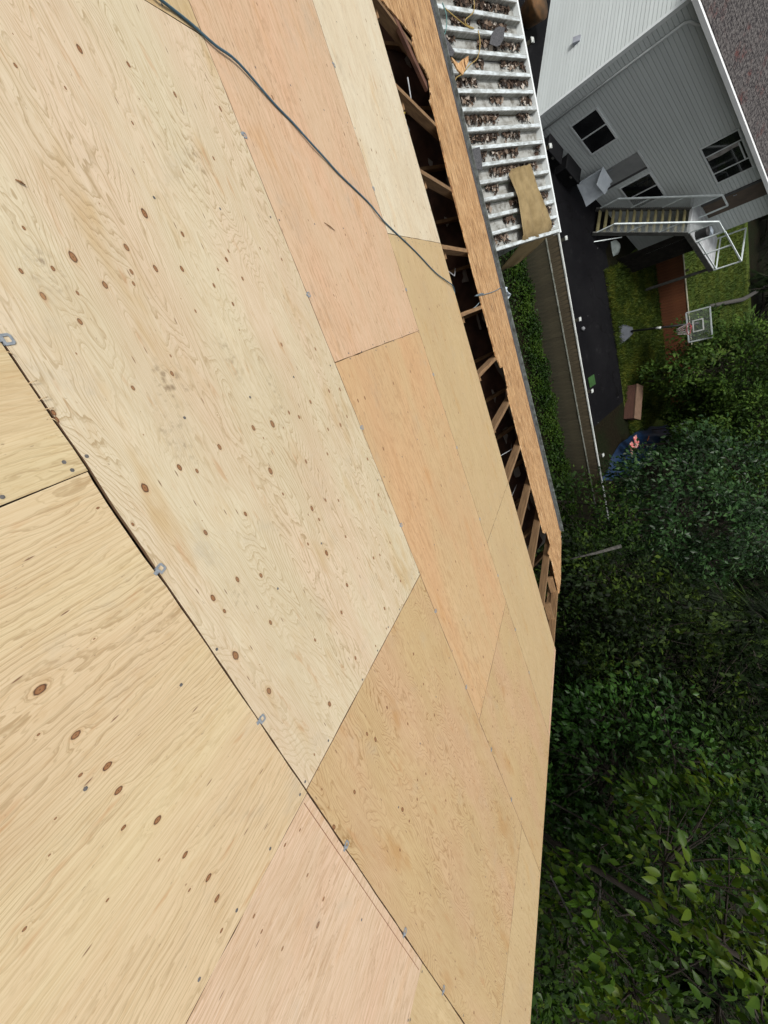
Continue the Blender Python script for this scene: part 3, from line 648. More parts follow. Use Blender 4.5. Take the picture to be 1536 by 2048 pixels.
def broad_tree(name, base, cc, rad, nclu, nleaf, L, mat, label, cat, group=None, bark=None, droop=.3, shell=.55, big=0, lump=.25):
    """trunk + limbs reaching every leaf cluster of an uneven crown"""
    base, cc, rad = A3(*base), A3(*cc), A3(*rad); root = empty(name, base, label, cat, group)
    d = unit(rng.normal(size=(nclu, 3))); rr = shell + (1 - shell) * rng.random(nclu) ** .6
    f = 1 + lump * np.sin(d[:, 0] * 5 + cc[0]) * np.cos(d[:, 1] * 4 + cc[1] * 2 + d[:, 2] * 3)
    K = cc + d * rad * (rr * f)[:, None]
    b = MB(); top = cc + A3(0, 0, rad[2] * .3); H = np.linalg.norm(top - base)
    tr = [base, base + (top - base) * .35 + A3(*rng.normal(size=2) * .08 * H / 5, 0), base + (top - base) * .7 + A3(*rng.normal(size=2) * .12 * H / 5, 0), top]
    tr = smooth(tr, 3); r0_ = max(.03, H * .010); b.tube(tr, list(np.linspace(r0_, r0_ * .25, len(tr))), 7)
    nl = max(5, nclu // 18); ids = rng.choice(nclu, nl, replace=False); ends = []
    for i in ids:
        s_ = tr[int(len(tr) * (.35 + .6 * rng.random()))]; e = cc + (K[i] - cc) * .8; m = (s_ + e) / 2 + A3(0, 0, .1 * np.linalg.norm(e - s_)); lm = smooth([s_, m, e], 3)
        b.tube(lm, list(np.linspace(r0_ * .25, r0_ * .08, len(lm))), 5); ends += lm[2:]
    ends = np.array(ends)
    for k in K:
        j = np.argmin(((ends - k) ** 2).sum(1)); b.tube([ends[j], (ends[j] + k) / 2 + rng.normal(size=3) * .04, k], [r0_ * .10 + .003, r0_ * .07 + .002, .002], 4, False)
    b.build('trunk', bark or M_BARK, root, True)
    # leaves set along short twigs inside each cluster
    n = nclu * nleaf; ci = np.repeat(np.arange(nclu), nleaf); out = unit(K - cc)[ci]
    tw = unit(out + rng.normal(size=(n, 3)) * .9 + A3(0, 0, -droop)); rc = np.linalg.norm(rad) * .16
    C_ = K[ci] + tw * (rng.random(n) ** .7)[:, None] * rc
    D_ = unit(tw + rng.normal(size=(n, 3)) * .5 + A3(0, 0, -droop)); U_ = A3(0, 0, 1) + rng.normal(size=(n, 3)) * .45 + out * .3
    Ls = L * (.45 + .85 * rng.random(n)); V_, F_ = leaves(C_, D_, U_, Ls, Ls * (.24 + .08 * rng.random(n)))
    if big:
        # the leaves nearest the camera become separate leaf objects
        dist = np.linalg.norm(C_ - CAM, axis=1); pick = np.argsort(dist)[:big]; keep = np.ones(n, bool); keep[pick] = False
        F_ = F_.reshape(n, 2, 3)[keep].reshape(-1, 3)
        used = np.unique(F_); re = -np.ones(len(V_), int); re[used] = np.arange(len(used)); V2 = V_[used]; F2 = re[F_]
        tag(link('crown', fast_mesh('crown', V2 - base, F2), mat, root), kind='stuff')
        lm = leaf_mesh(mat)
        for i in pick:
            o = link('leaf', lm, mat, root); x = unit(D_[i]); s_ = unit(np.cross(x, U_[i])); z = np.cross(s_, x)
            o.matrix_local = Matrix([[*(A3(x[0], -s_[0], z[0])), C_[i][0] - base[0]], [*(A3(x[1], -s_[1], z[1])), C_[i][1] - base[1]], [*(A3(x[2], -s_[2], z[2])), C_[i][2] - base[2]], [0, 0, 0, 1]]) @ Matrix.Scale(float(Ls[i]), 4)
    else:
        link('crown', fast_mesh('crown', V_ - base, F_), mat, root)
    return root
LEAFM = {}
def leaf_mesh(mat):
    if mat.name in LEAFM: return LEAFM[mat.name]
    xs_ = [0, .15, .35, .6, .82, 1.0]; ws = [.0, .16, .25, .22, .11, 0]; V = []; Fc = []
    for x, w_ in zip(xs_, ws): V += [(x, w_, w_ * .3 - .10 * x * x), (x, 0, -.10 * x * x), (x, -w_, w_ * .3 - .10 * x * x)]
    for i in range(5):
        for j in (0, 1): Fc.append((i * 3 + j, i * 3 + j + 1, i * 3 + 3 + j + 1, i * 3 + 3 + j))
    me = mkmesh('leaf', V, Fc, True); me.materials.append(mat); LEAFM[mat.name] = me; return me
def conifer(name, base, H, R, nbr, nsp, mat, label, cat, group=None, z0=.08, fl=.5, bark=None):
    """cedar-like tree: drooping boughs carrying flat feathery sprays"""
    base = A3(*base); root = empty(name, base, label, cat, group); b = MB()
    b.tube([base, base + A3(.05, 0, H * .5), base + A3(0, .05, H)], [H * .016 + .03, H * .010 + .02, .01], 7)
    Cs, Ds, Us, Ls = [], [], [], []
    for i in range(nbr):
        h = z0 + (1 - z0) * (i + rng.random()) / nbr; a = i * 2.399 + rng.normal() * .3; ln = R * (1 - h) ** .75 * (.7 + .45 * rng.random()) + .15
        s_ = base + A3(0, 0, H * h); dr = A3(math.cos(a), math.sin(a), 0)
        P_ = [s_ + dr * ln * f + A3(0, 0, ln * (.10 * f - .42 * f * f)) for f in (0, .33, .66, 1)]; b.tube(P_, [.02 * ln + .006, .015 * ln + .004, .01 * ln + .003, .003], 4, False)
        for j in range(nsp):
            f = .22 + .78 * (j + rng.random()) / nsp; k = min(2, int(f * 3)); q = P_[k] + (P_[k + 1] - P_[k]) * (f * 3 - k)
            tn = unit(P_[k + 1] - P_[k]); sd_ = unit(np.cross(tn, A3(0, 0, 1))) * (1 if j % 2 else -1)
            ax = unit(tn * (.5 + .5 * rng.random()) + sd_ * (.9 * rng.random() + .2) + A3(0, 0, -.35 - .3 * rng.random()) + rng.normal(size=3) * .12); sl_ = fl * (.6 + .7 * rng.random()) * (.6 + .5 * (1 - f) + .1)
            up_ = unit(A3(0, 0, 1) + dr * .5 + rng.normal(size=3) * .25); m = 15
            for q_ in range(m):
                g = q_ / (m - 1); c = q + ax * sl_ * g + A3(0, 0, -.25 * sl_ * g * g); sdd = unit(np.cross(ax, up_))
                for sg in (-1, 1):
                    Cs.append(c); Ds.append(ax * .9 + sdd * sg * .75 + A3(0, 0, -.1)); Us.append(up_); Ls.append(sl_ * .26 * (1 - .55 * g) * (.8 + .4 * rng.random()))
    b.build('trunk', bark or M_BARK, root, True); Ls = np.array(Ls)
    V_, F_ = leaves(np.array(Cs), np.array(Ds), np.array(Us), Ls, Ls * .13, .1)
    link('crown', fast_mesh('crown', V_ - base, F_), mat, root); return root

L_CEDAR = leafmat('cedar_green', (.004, .010, .002), (.020, .046, .006), (.115, .185, .020), .6, k=.50)
L_CEDARB = leafmat('cedar_bright', (.014, .034, .006), (.048, .098, .014), (.11, .18, .028), .6, k=.85)
L_DARK = leafmat('deep_evergreen', (.004, .010, .003), (.012, .028, .006), (.030, .058, .010), .6, spec=.05)
L_BLUE = leafmat('bluish_leaves', (.010, .030, .008), (.030, .085, .020), (.090, .185, .055), .38, spec=.25, k=.62)
L_SMALL = leafmat('mid_green_leaves', (.010, .032, .005), (.030, .092, .012), (.080, .185, .028), .4, spec=.2, k=.58)
L_LARGE = leafmat('fresh_large_leaves', (.018, .050, .004), (.060, .130, .010), (.165, .230, .016), .4, .42, .68, .22)
L_IVY = leafmat('ivy_leaves', (.010, .028, .004), (.030, .070, .008), (.075, .130, .016), .5, k=.7)

# ------------------------------------------------------------------ NEAR FENCE (solid panels, boarded top, white rail)
fe = empty('garden_fence', (2.5, FY, G), 'weathered wooden garden fence with white top rail and capped posts', 'fence')
M_FPAN = simple('mossy_fence_panel', (.075, .062, .036), (.032, .032, .018), 2.2, .9, stretch=(4, 1, .6), per=.5)
M_FBRD = simple('fence_board', (.125, .095, .055), (.052, .044, .027), 3, .85, stretch=(8, 1, .8), per=.6)
M_WHITE = simple('white_paint', (.55, .57, .55), (.38, .40, .38), 3, .5)
M_FRAIL = simple('grey_rail', (.26, .27, .24), (.14, .15, .12), 6, .8)
FX0, FX1 = -5.2, 9.6; hM, hR = 1.00, 1.43
yy = lambda x: FY - .028 * (x + 1.3)
fang = math.atan2(-.028, 1.0)
fdir = A3(math.cos(fang), math.sin(fang), 0); fn = A3(-fdir[1], fdir[0], 0)
caps = [onpl(p, (0, FY, 0), (0.028, 1, 0))[0] for p in [(1130.6, 476.7), (1158.7, 641.7), (1184, 784), (1203.7, 911)]]
step = (caps[-1] - caps[0]) / 3; postx = [caps[0] + step * k for k in (-2, -1, 0, 1, 2, 3, 4)]
lb_ = MB().box((0, 0, 0), np.eye(3), (.0675, .011, hM / 2 - .03)); LBM = mkmesh('fence_board', lb_.V, lb_.F)
x = FX0 + .07
while x < FX1:
    o = link('fence_board', LBM, M_FPAN, fe); o.location = Vector(A3(x, yy(x) + rng.normal() * .004, G + hM / 2 + .02) - A3(2.5, FY, G)); o.rotation_euler = (0, rng.normal() * .006, fang); x += .138
bm_ = MB().box((0, 0, 0), np.eye(3), (.066, .009, (hR - hM) / 2 - .02)); BMe = mkmesh('fence_board', bm_.V, bm_.F)
x = FX0 + .07
while x < FX1:
    o = link('fence_board', BMe, M_FBRD, fe); o.location = Vector(A3(x, yy(x) + rng.normal() * .003, G + (hM + hR) / 2) - A3(2.5, FY, G)); o.rotation_euler = (0, rng.normal() * .008, fang); x += .138
for z, hw, hh, mt in ((hM, .03, .018, M_FRAIL), (hR, .03, .018, M_WHITE)):
    MB().box((A3(FX0, yy(FX0), G + z) + A3(FX1, yy(FX1), G + z)) / 2, (fdir, fn, (0, 0, 1)), ((FX1 - FX0) / 2, hw, hh)).build('rail', mt, fe)
for px_ in postx:
    p = MB().box((px_, yy(px_) + .075, G + .80), (fdir, fn, (0, 0, 1)), (.045, .045, .80)).build('post', simple('dark_post', (.05, .045, .03), (.03, .028, .02), 5, .9) if px_ == postx[0] else bpy.data.materials['dark_post'], fe)
    MB().box((px_, yy(px_) + .075, G + 1.612), (fdir, fn, (0, 0, 1)), (.062, .062, .012)).add([(px_ + a * .06, yy(px_) + .075 + b_ * .06, G + 1.624) for a, b_ in ((-1, -1), (1, -1), (1, 1), (-1, 1))] + [(px_, yy(px_) + .075, G + 1.66)], [(0, 1, 4), (1, 2, 4), (2, 3, 4), (3, 0, 4)]).build('post_cap', M_WHITE, p)
# ivy between our house and the fence
n = 26000
X_ = -5 + 15 * rng.random(n); Y_ = 8.6 + (FY - .15 - 8.6) * rng.random(n); edge = FY - .12 - .35 * np.abs(rng.normal(size=n)) - .25 * np.sin(X_ * 2.3) ** 2
Y_ = np.where(rng.random(n) < .55, edge, Y_); hgt = np.where(Y_ > FY - .9, .05 + .32 * rng.random(n) * np.clip((Y_ - FY + 1.3), 0, 1) ** .5, .05 + .15 * rng.random(n))
C_ = np.stack([X_, Y_ - .028 * (X_ + 1.3), G + hgt], 1); Ls = .05 + .05 * rng.random(n)
V_, F_ = leaves(C_, rng.normal(size=(n, 3)) * A3(1, 1, .4), A3(0, 0, 1) + rng.normal(size=(n, 3)) * .4, Ls, Ls * .42)
loc = A3(2.5, 12, G); o = link('ivy', fast_mesh('ivy', V_ - loc, F_), L_IVY); o.location = Vector(loc); tag(o, 'low dark ivy covering the ground along the garden fence', 'ground cover', kind='stuff')

# grass blades on the two lawns
def grass(name, x0, x1, y0, y1, n, label):
    X_ = x0 + (x1 - x0) * rng.random(n); Y_ = y0 + (y1 - y0) * rng.random(n); Ls = .08 + .14 * rng.random(n) ** 2
    C_ = np.stack([X_, Y_, np.full(n, G)], 1); D_ = rng.normal(size=(n, 3)) * A3(.5, .5, 0) + A3(0, 0, 1)
    V_, F_ = leaves(C_, D_, rng.normal(size=(n, 3)), Ls, Ls * .10); loc = A3((x0 + x1) / 2, (y0 + y1) / 2, G)
    o = link(name, fast_mesh(name, V_ - loc, F_), L_GRASS); o.location = Vector(loc); tag(o, label, 'grass', kind='stuff')
L_GRASS = leafmat('grass_blades', (.030, .055, .008), (.075, .110, .014), (.16, .17, .02), .6, k=.62)
grass('grass', .4, 8.5, 20.5, BY - .1, 36000, 'rough yellow-green grass blades beside the driveway')
grass('grass', 0, 8, BY + .2, BY + 15, 26000, 'short green grass blades on the back lawn')

# ------------------------------------------------------------------ BROWN FENCE behind the hoop
bf = empty('board_fence', (4, BY, G), 'reddish brown board fence with a pale capping behind the hoop', 'fence')
M_BRN = simple('red_brown_stain', (.135, .044, .014), (.08, .025, .008), 2, .75, stretch=(6, 1, .8), per=.35)
bt = onpl((1372, 560), (0, BY, 0), (0, 1, 0))[2] - G
bb = MB().box((0, 0, 0), np.eye(3), (.069, .010, bt / 2 - .04)); BB = mkmesh('fence_board', bb.V, bb.F)
x = -.6
while x < 10.5:
    o = link('fence_board', BB, M_BRN, bf); o.location = Vector(A3(x, BY + rng.normal() * .003, G + bt / 2) - A3(4, BY, G)); x += .1405
MB().abox((-.7, BY - .03, G + bt - .035), (10.5, BY + .03, G + bt)).build('cap_rail', simple('pale_cap', (.42, .40, .30), (.28, .27, .20), 5, .7), bf)
for x in (-.5, 1.9, 4.3, 6.7, 9.1): MB().abox((x - .05, BY + .012, G), (x + .05, BY + .11, G + bt + .12)).build('post', bpy.data.materials['dark_post'], bf)

# ------------------------------------------------------------------ NEIGHBOUR HOUSE
U = A3(.6, .8, 0); N_ = A3(.8, -.6, 0); Vd = A3(-.8, .6, 0); Zv = A3(0, 0, 1)
HC = A3(-5.019, 17.24, G)
def hp(a, o, z): return HC + U * a + N_ * o + Zv * z
def hpx(p, o=0.0):
    q = onpl(p, HC + N_ * o, N_); return (q - HC) @ U, q[2] - G
nh = empty('neighbour_house', HC + U * 4.5 + Vd * 4, 'two-storey neighbour house with pale horizontal siding and dark shingle roof', 'house')
HLEN, HWID, EH = 9.7, 8.2, 4.95
AXH = (U, N_, Zv)
M_SID = simple('pale_vinyl_siding', (.56, .605, .60), (.49, .53, .52), 1.2, .5, per=.12)
M_TRIM = simple('white_trim', (.66, .70, .70), (.58, .62, .62), 3, .5)
M_CORE = simple('sheathing', (.10, .10, .10), (.08, .08, .08), 3, .9)
MB().box(hp(HLEN / 2, -.06, EH / 2), AXH, (HLEN / 2 - .02, .05, EH / 2)).build('wall', M_CORE, nh)
GP = HWID / 2 * .40
MB().prism([hp(.012, -.015, 0), hp(.012, -HWID, 0), hp(.012, -HWID, EH), hp(.012, -HWID / 2, EH + GP), hp(.012, -.015, EH)], U * .09).build('wall', M_CORE, nh)
MB().box(hp(HLEN - .05, -HWID / 2, EH / 2), AXH, (.05, HWID / 2 - .1, EH / 2)).build('wall', M_CORE, nh)
MB().box(hp(HLEN / 2, -HWID, EH / 2), AXH, (HLEN / 2 - .12, .05, EH / 2)).build('wall', M_CORE, nh)
EXP = .115
bd = MB().prism([(0, .0, 0), (0, .030, .0), (0, .030, .010), (0, .024, EXP - .018), (0, .014, EXP - .010), (0, .0, EXP - .010)], (1, 0, 0)); BDM = mkmesh('siding_board', bd.V, bd.F)
def board(p, dx, nrm, L):
    o = link('siding_board', BDM, M_SID, nh); R_ = Matrix([[dx[0], nrm[0], 0], [dx[1], nrm[1], 0], [0, 0, 1]]).to_4x4()
    o.matrix_local = Matrix.Translation(Vector(p - rootloc(nh))) @ R_ @ Matrix.Diagonal((L, 1, 1, 1))
k = 0
while k * EXP < EH - .05:
    board(hp(.06, -.008, k * EXP), U, N_, HLEN - .1)
    board(hp(.010, -.06, k * EXP), Vd, -U, HWID - .12)
    k += 1
while k * EXP < EH + GP - .1:
    z = k * EXP + EXP; half = max(.1, (EH + GP - z) / .40)
    board(hp(.010, -HWID / 2 + half, k * EXP), Vd, -U, 2 * half); k += 1
MB().box(hp(.0, .0, EH / 2), AXH, (.055, .022, EH / 2)).build('corner_trim', M_TRIM, nh)
MB().box(hp(-.018, -.05, EH / 2), AXH, (.02, .045, EH / 2 - .002)).build('corner_trim', M_TRIM, nh)
# downspout with elbow to the gutter
MB().tube([hp(.40, .07, .1), hp(.40, .07, EH - .62), hp(.44, .10, EH - .50), hp(.52, .30, EH - .30), hp(.52, .36, EH - .1)], [.038] * 5, 8).build('downspout', M_TRIM, nh, True)
# roof
OV = .42
def nroof(sign, name):
    if sign > 0: e, r_ = hp(-.35, OV, EH - OV * .40 + .02), hp(-.35, -HWID / 2, EH + GP + .02)
    else: e, r_ = hp(-.35, -HWID - OV, EH - OV * .40 + .02), hp(-.35, -HWID / 2, EH + GP + .02)
    return MB().prism([e, r_, r_ + U * (HLEN + .7), e + U * (HLEN + .7)], (0, 0, .09)).build(name, M_NROOF, nh)
def nrm_():
    t = NT('mossy_shingles'); p = t.pos(); n1 = t.noise(p, 1.6, 6, .65); n2 = t.noise(p, 16, 5, .75)
    c = t.mix(t.map(n2, .38, .62), (.022, .020, .022), (.13, .12, .115)); c = t.mix(t.math('MULTIPLY', t.map(n1, .52, .68), t.map(n2, .4, .6)), c, (.10, .022, .018))
    t.bump(n2, .6, .03); return t.fin(c, .95, 0, .2)
M_NROOF = nrm_(); nr1 = nroof(1, 'roof'); nroof(-1, 'roof')
# shingle courses as thin laps on the visible slope
sl_dir = unit(hp(0, -HWID / 2, EH + GP) - hp(0, OV, EH - OV * .40)); sn = unit(np.cross(U, sl_dir)); sn = sn if sn[2] > 0 else -sn
Ls_ = np.linalg.norm(hp(0, -HWID / 2, EH + GP) - hp(0, OV, EH - OV * .40)); e_ = hp(-.35, OV, EH - OV * .40 + .112)
nrow = int(Ls_ / .14)
shm = {}
for i in range(nrow):
    mbx = MB()
    q0 = e_ + sl_dir * (i * .14)
    mbx.box(q0 + U * (HLEN + .7) / 2 + sl_dir * .08 + sn * .003, (U, sl_dir, unit(sn - sl_dir * .05)), ((HLEN + .7) / 2, .078, .005)); mbx.build('shingle_course', M_NROOF, nh)
MB().box(hp(HLEN / 2, OV + .055, EH - OV * .40 + .04), AXH, (HLEN / 2 + .35, .06, .055)).build('gutter', simple('bright_white_gutter', (.80, .82, .82), (.72, .74, .74), 3, .45), nh)
MB().box(hp(HLEN / 2, OV / 2, EH - OV * .40 - .03), AXH, (HLEN / 2 + .3, OV / 2 - .01, .01)).build('soffit', M_TRIM, nh)
for sg, (o0, o1) in ((1, (OV, -HWID / 2)), (-1, (-HWID - OV, -HWID / 2))):
    MB().bar(hp(-.37, o0, EH - OV * .40 - .03), hp(-.37, o1, EH + GP - .03), .03, .15).build('bargeboard', M_TRIM, nh)
# dryer vent on the gable wall
vp = onpl((1155, 82), HC - U * .01, U); mb = MB()
vx, vy, vz = vp
mb.prism([vp + Vd * .1 - Zv * .1, vp + Vd * .1 + Zv * .1, vp + Vd * .1 - U * .04 + Zv * .1, vp + Vd * .1 - U * .13 - Zv * .09], -Vd * .2)
mb.build('dryer_vent', simple('grey_vent', (.24, .26, .29), (.18, .19, .22), 9, .6), nh)
# windows and doors on the shaded wall
def glassm():
    t = NT('dark_window_glass'); return t.fin(t.mix(t.map(t.noise(t.obj(), 1.5, 2, .5), .4, .6), (.008, .009, .010), (.016, .017, .018)), .06, 0, .5)
M_GLASS = glassm()
def window(a0, a1, z0, z1, bars, frame=.05):
    o_ = MB()
    for (x0, x1, y0, y1) in ((a0 - frame, a1 + frame, z0 - frame, z0), (a0 - frame, a1 + frame, z1, z1 + frame), (a0 - frame, a0, z0, z1), (a1, a1 + frame, z0, z1)):
        o_.box(hp((x0 + x1) / 2, .025, (y0 + y1) / 2), AXH, ((x1 - x0) / 2, .025, (y1 - y0) / 2))
    w_ = o_.build('window', M_TRIM, nh)
    ed = [a0] + bars + [a1]
    for i in range(len(ed) - 1): MB().box(hp((ed[i] + ed[i + 1]) / 2, .020, (z0 + z1) / 2), AXH, ((ed[i + 1] - ed[i]) / 2 - .001, .008, (z1 - z0) / 2)).build('pane', M_GLASS, w_)
    for b_ in bars: MB().box(hp(b_, .034, (z0 + z1) / 2), AXH, (.022, .010, (z1 - z0) / 2 - .001)).build('mullion', M_TRIM, w_)
    return w_
window(1.0, 2.44, .86, 1.70, [1.70])
window(4.64, 6.05, .93, 1.95, [5.35])
w3 = window(4.80, 6.70, 3.52, 4.50, [5.26, 6.20])
M_CURT = simple('pale_curtain', (.30, .29, .27), (.18, .17, .16), 6, .8)
gr = [[hp(5.30 + .10 * math.sin(z * 7) * (z - .2) + .06 * j, .036 + .006 * (j % 2), 3.55 + z) for j in range(4)] for z in np.linspace(0, .85, 8)]
mb = MB(); mb.grid(gr); mb.build('curtain', M_CURT, w3, True)
MB().box(hp(5.73, .042, 4.42), AXH, (.42, .008, .02)).build('blind_rail', M_TRIM, w3)
d_ = MB().box(hp(3.86, .020, 1.0), AXH, (.40, .018, .98)).build('door', simple('grey_storm_door', (.25, .26, .26), (.20, .21, .21), 2, .6), nh, bevel=.004)
MB().tube([hp(3.53, .035, .98), hp(3.53, .075, .98), hp(3.53, .075, 1.1)], .012, 6).build('handle', M_GALV, d_)
MB().box(hp(4.32, .02, 1.0), AXH, (.045, .02, 1.0)).build('door_jamb', simple('dark_jamb', (.07, .07, .07), (.05, .05, .05), 5, .8), nh)
MB().box(hp(3.88, .024, 2.03), AXH, (.47, .022, .03)).build('door_head', M_TRIM, nh)
d_ = MB().box(hp(8.05, .020, 3.78), AXH, (.40, .018, 1.0)).build('door', simple('brown_entry_door', (.10, .075, .055), (.07, .052, .04), 3, .7), nh)
MB().tube([hp(7.72, .035, 3.75), hp(7.72, .07, 3.75), hp(7.72, .07, 3.85)], .012, 6).build('handle', M_GALV, d_)
MB().box(hp(7.56, .03, 3.85), AXH, (.06, .028, 1.08)).build('door_jamb', bpy.data.materials['dark_jamb'], nh)

# external stair with mesh-sided rails up to the landing
st = empty('outdoor_stair', hp(6.5, 1.0, 0), 'metal outdoor stair with mesh railings rising to an upper landing', 'stairs')
OI, OO, LZ, A0, A1, AE = .466, 1.486, 2.72, 4.60, 6.90, 9.95
M_RAIL = simple('white_steel_rail', (.66, .72, .72), (.52, .58, .58), 6, .45)
M_TREAD = simple('mossy_tread', (.20, .18, .085), (.12, .105, .05), 5, .85, per=.3)
M_DARKST = simple('dark_stringer', (.10, .10, .09), (.06, .06, .055), 5, .8)
NTR = 13
for i in range(NTR):
    f = (i + .5) / NTR; a = A0 + (A1 - A0) * f; z = LZ * (i + 1) / (NTR + 1)
    MB().box(hp(a, (OI + OO) / 2, z - .02), AXH, (.085, (OO - OI) / 2 - .05, .02)).build('tread', M_TREAD, st)
for o_ in (OI, OO):
    MB().bar(hp(A0 - .05, o_, .04), hp(A1, o_, LZ - .06), .04, .18).build('stringer', M_DARKST, st)
    rl = MB().bar(hp(A0 - .02, o_, .89), hp(A1 + .02, o_, LZ + .93), .05, .045).bar(hp(A1 + .02, o_, LZ + .93), hp(A1 + .70, o_, LZ + .93), .05, .045)
    hr = rl.build('handrail', M_RAIL, st)
    MB().bar(hp(A0, o_, .10), hp(A1, o_, LZ + .02), .035, .035).build('bottom_rail', M_RAIL, hr)
    for a in np.linspace(A0, A1, 4):
        z = (a - A0) / (A1 - A0) * (LZ - .05) + .05
        MB().bar(hp(a, o_, z), hp(a + .0, o_, z + .86), .035, .035, U).build('baluster', M_RAIL, hr)
    me_ = MB(); nn = 46
    for i in range(nn):
        a = A0 + (A1 - A0) * (i + .5) / nn; z = (a - A0) / (A1 - A0) * (LZ - .05) + .07
        me_.bar(hp(a, o_, z), hp(a + .06, o_, z + .82), .006, .006, N_)
        if i % 5 == 0 and i < 45:
            h_ = .1 + .8 * i / nn; me_.bar(hp(A0, o_, h_ + .02), hp(A1, o_, LZ + h_ - .02), .006, .006, N_)
    me_.build('wire_mesh', simple('mesh_wire', (.50, .54, .54), (.40, .44, .44), 9, .5, .3), hr)
MB().box(hp((A1 + AE) / 2, OO / 2 + .03, LZ - .05), AXH, ((AE - A1) / 2, OO / 2 - .03, .05)).build('landing', simple('grey_landing', (.44, .46, .47), (.28, .29, .30), 3, .8), st)
MB().box(hp((A1 + AE) / 2, OO, LZ - .08), AXH, ((AE - A1) / 2, .025, .09)).build('landing_edge', M_DARKST, st)
M_STAIRSHADE = simple('understair_shade', (.020, .018, .015), (.010, .009, .008), 5, .85, spec=.1)  # added near-black boards stand in for the heavy shade under the landing
for i in range(10):
    a = A1 + .02 + i * .135; MB().box(hp(a, OO - .10 + rng.normal() * .004, (LZ - .14) / 2), AXH, (.060, .010, (LZ - .14) / 2 - .01)).build('shade_board', M_STAIRSHADE, st)
def rl(a, b, t_=.05):
    return MB().bar(a, b, t_, .045).build('landing_rail', M_RAIL, st)
rl(hp(A1 + .72, OO, LZ + .95), hp(AE, OO, LZ + .95)); rl(hp(AE, OO - .03, LZ + .95), hp(AE, .06, LZ + .95)); rl(hp(AE, OO - .02, LZ + .1), hp(AE, .06, LZ + .1), .03); rl(hp(A1 + .72, OO, LZ + .1), hp(AE - .03, OO, LZ + .1), .03)
for a, o_ in ((A1 + .70, OO), (8.6, OO), (AE, OO), (AE, .06), (A1 + .70, OI)): MB().bar(hp(a, o_, LZ), hp(a, o_, LZ + .93), .045, .045, U).build('landing_post', M_RAIL, st)
for a in (AE - .1,): MB().bar(hp(a, OO - .06, 0), hp(a, OO - .06, LZ - .1), .09, .09, U).build('support_post', M_DARKST, st)
MB().bar(hp(A0 + .9, OO, .8), hp(A0 + .2, OO + .2, .02), .03, .03).build('brace', M_RAIL, st)
MB().box(hp(8.3, .75, LZ + .15), AXH, (.14, .10, .15)).build('storage_box', simple('pale_blue_plastic', (.40, .46, .52), (.34, .40, .46), 4, .5), None, label='small pale plastic box on the stair landing', cat='box', bevel=.01)
MB().tube([hp(7.6, 1.2, LZ), hp(7.6, 1.2, LZ + .36), hp(7.6, 1.2, LZ + .40)], [.16, .19, .20], 12).build('planter_pot', simple('dark_pot', (.03, .03, .03), (.02, .02, .02), 6, .6), None, True, label='dark round planter pot on the landing by the railing', cat='planter')

# things standing on the driveway near the house -------------------------------------------
wp = onz((1178, 385), G + .02)
mb = MB(); M_TARPW = simple('white_plastic_sheet', (.55, .60, .64), (.44, .49, .53), 4, .5)
for i, (a, h_, s_) in enumerate(((0, 1.02, 0), (.16, .92, .03), (.30, .78, .06))):
    mb.prism([hp(3.05 + a, .28 + s_, .0), hp(3.75 + a * .5, .55 + s_ * 2, .0), hp(3.80 + a * .5, .30 + s_ * 2, h_), hp(3.12 + a, .18 + s_, h_ * .95)], N_ * .03 + U * .01)
mb.prism([hp(3.05, .2, .98), hp(3.75, .3, 1.0), hp(3.9, .62, .72), hp(3.25, .60, .70)], (0, 0, .02))
mb.build('plastic_panel_stack', M_TARPW, None, label='bent white plastic panels leaning by the grey storm door', cat='plastic panels')
M_BIN = simple('black_chest_plastic', (.006, .006, .007), (.010, .010, .011), 5, .5, spec=.2)
for i, (a, o_, h_, L_) in enumerate(((.95, .55, .34, .42), (2.05, .60, .42, .46))):
    b = empty('storage_chest', hp(a, o_, 0), ('low black storage chest at the house corner', 'black storage chest below the ground floor window beside the white panels')[i], 'chest', 'chests against the siding')
    MB().add([hp(a + x * L_ * .94, o_ + y * .24, 0) for x, y in ((-1, -1), (1, -1), (1, 1), (-1, 1))] + [hp(a + x * L_, o_ + y * .27, h_) for x, y in ((-1, -1), (1, -1), (1, 1), (-1, 1))], [(3, 2, 1, 0), (4, 5, 6, 7), (0, 1, 5, 4), (1, 2, 6, 5), (2, 3, 7, 6), (3, 0, 4, 7)]).build('body', M_BIN, b)
    MB().box(hp(a, o_, h_ + .025), AXH, (L_ + .02, .29, .025)).build('lid', M_BIN, b, bevel=.012)
    MB().box(hp(a, o_ + .285, h_ - .03), AXH, (.05, .012, .03)).build('latch', M_DARKST, b)
# basketball hoop
hb = onz((1240, 668), G)
bh = empty('basketball_hoop', hb, 'portable basketball hoop with clear backboard at the driveway edge', 'basketball hoop')
M_HB = simple('grey_hoop_base', (.045, .052, .063), (.032, .037, .046), 4, .6); M_BLK = simple('black_pole', (.012, .012, .013), (.02, .02, .02), 5, .45)
bx, by, bz = hb
MB().add([(bx - .35, by - .15, G), (bx + .45, by - .25, G), (bx + .45, by + .45, G), (bx - .35, by + .45, G), (bx - .30, by + .02, G + .12), (bx + .40, by - .02, G + .12), (bx + .18, by + .40, G + .42), (bx - .08, by + .40, G + .42)],
         [(3, 2, 1, 0), (4, 5, 6, 7), (0, 1, 5, 4), (1, 2, 6, 5), (2, 3, 7, 6), (3, 0, 4, 7)]).build('base', M_HB, bh, bevel=.02)
for s_ in (-.2, .3): MB().tube([(bx + s_ - .03, by - .16, G + .07), (bx + s_ + .03, by - .16, G + .07)], .07, 10).build('wheel', M_BLK, bh)
pb = A3(bx + .05, by + .30, G + .36); bc = onpl((1398, 650), (0, by + .05, 0), (0, 1, 0))
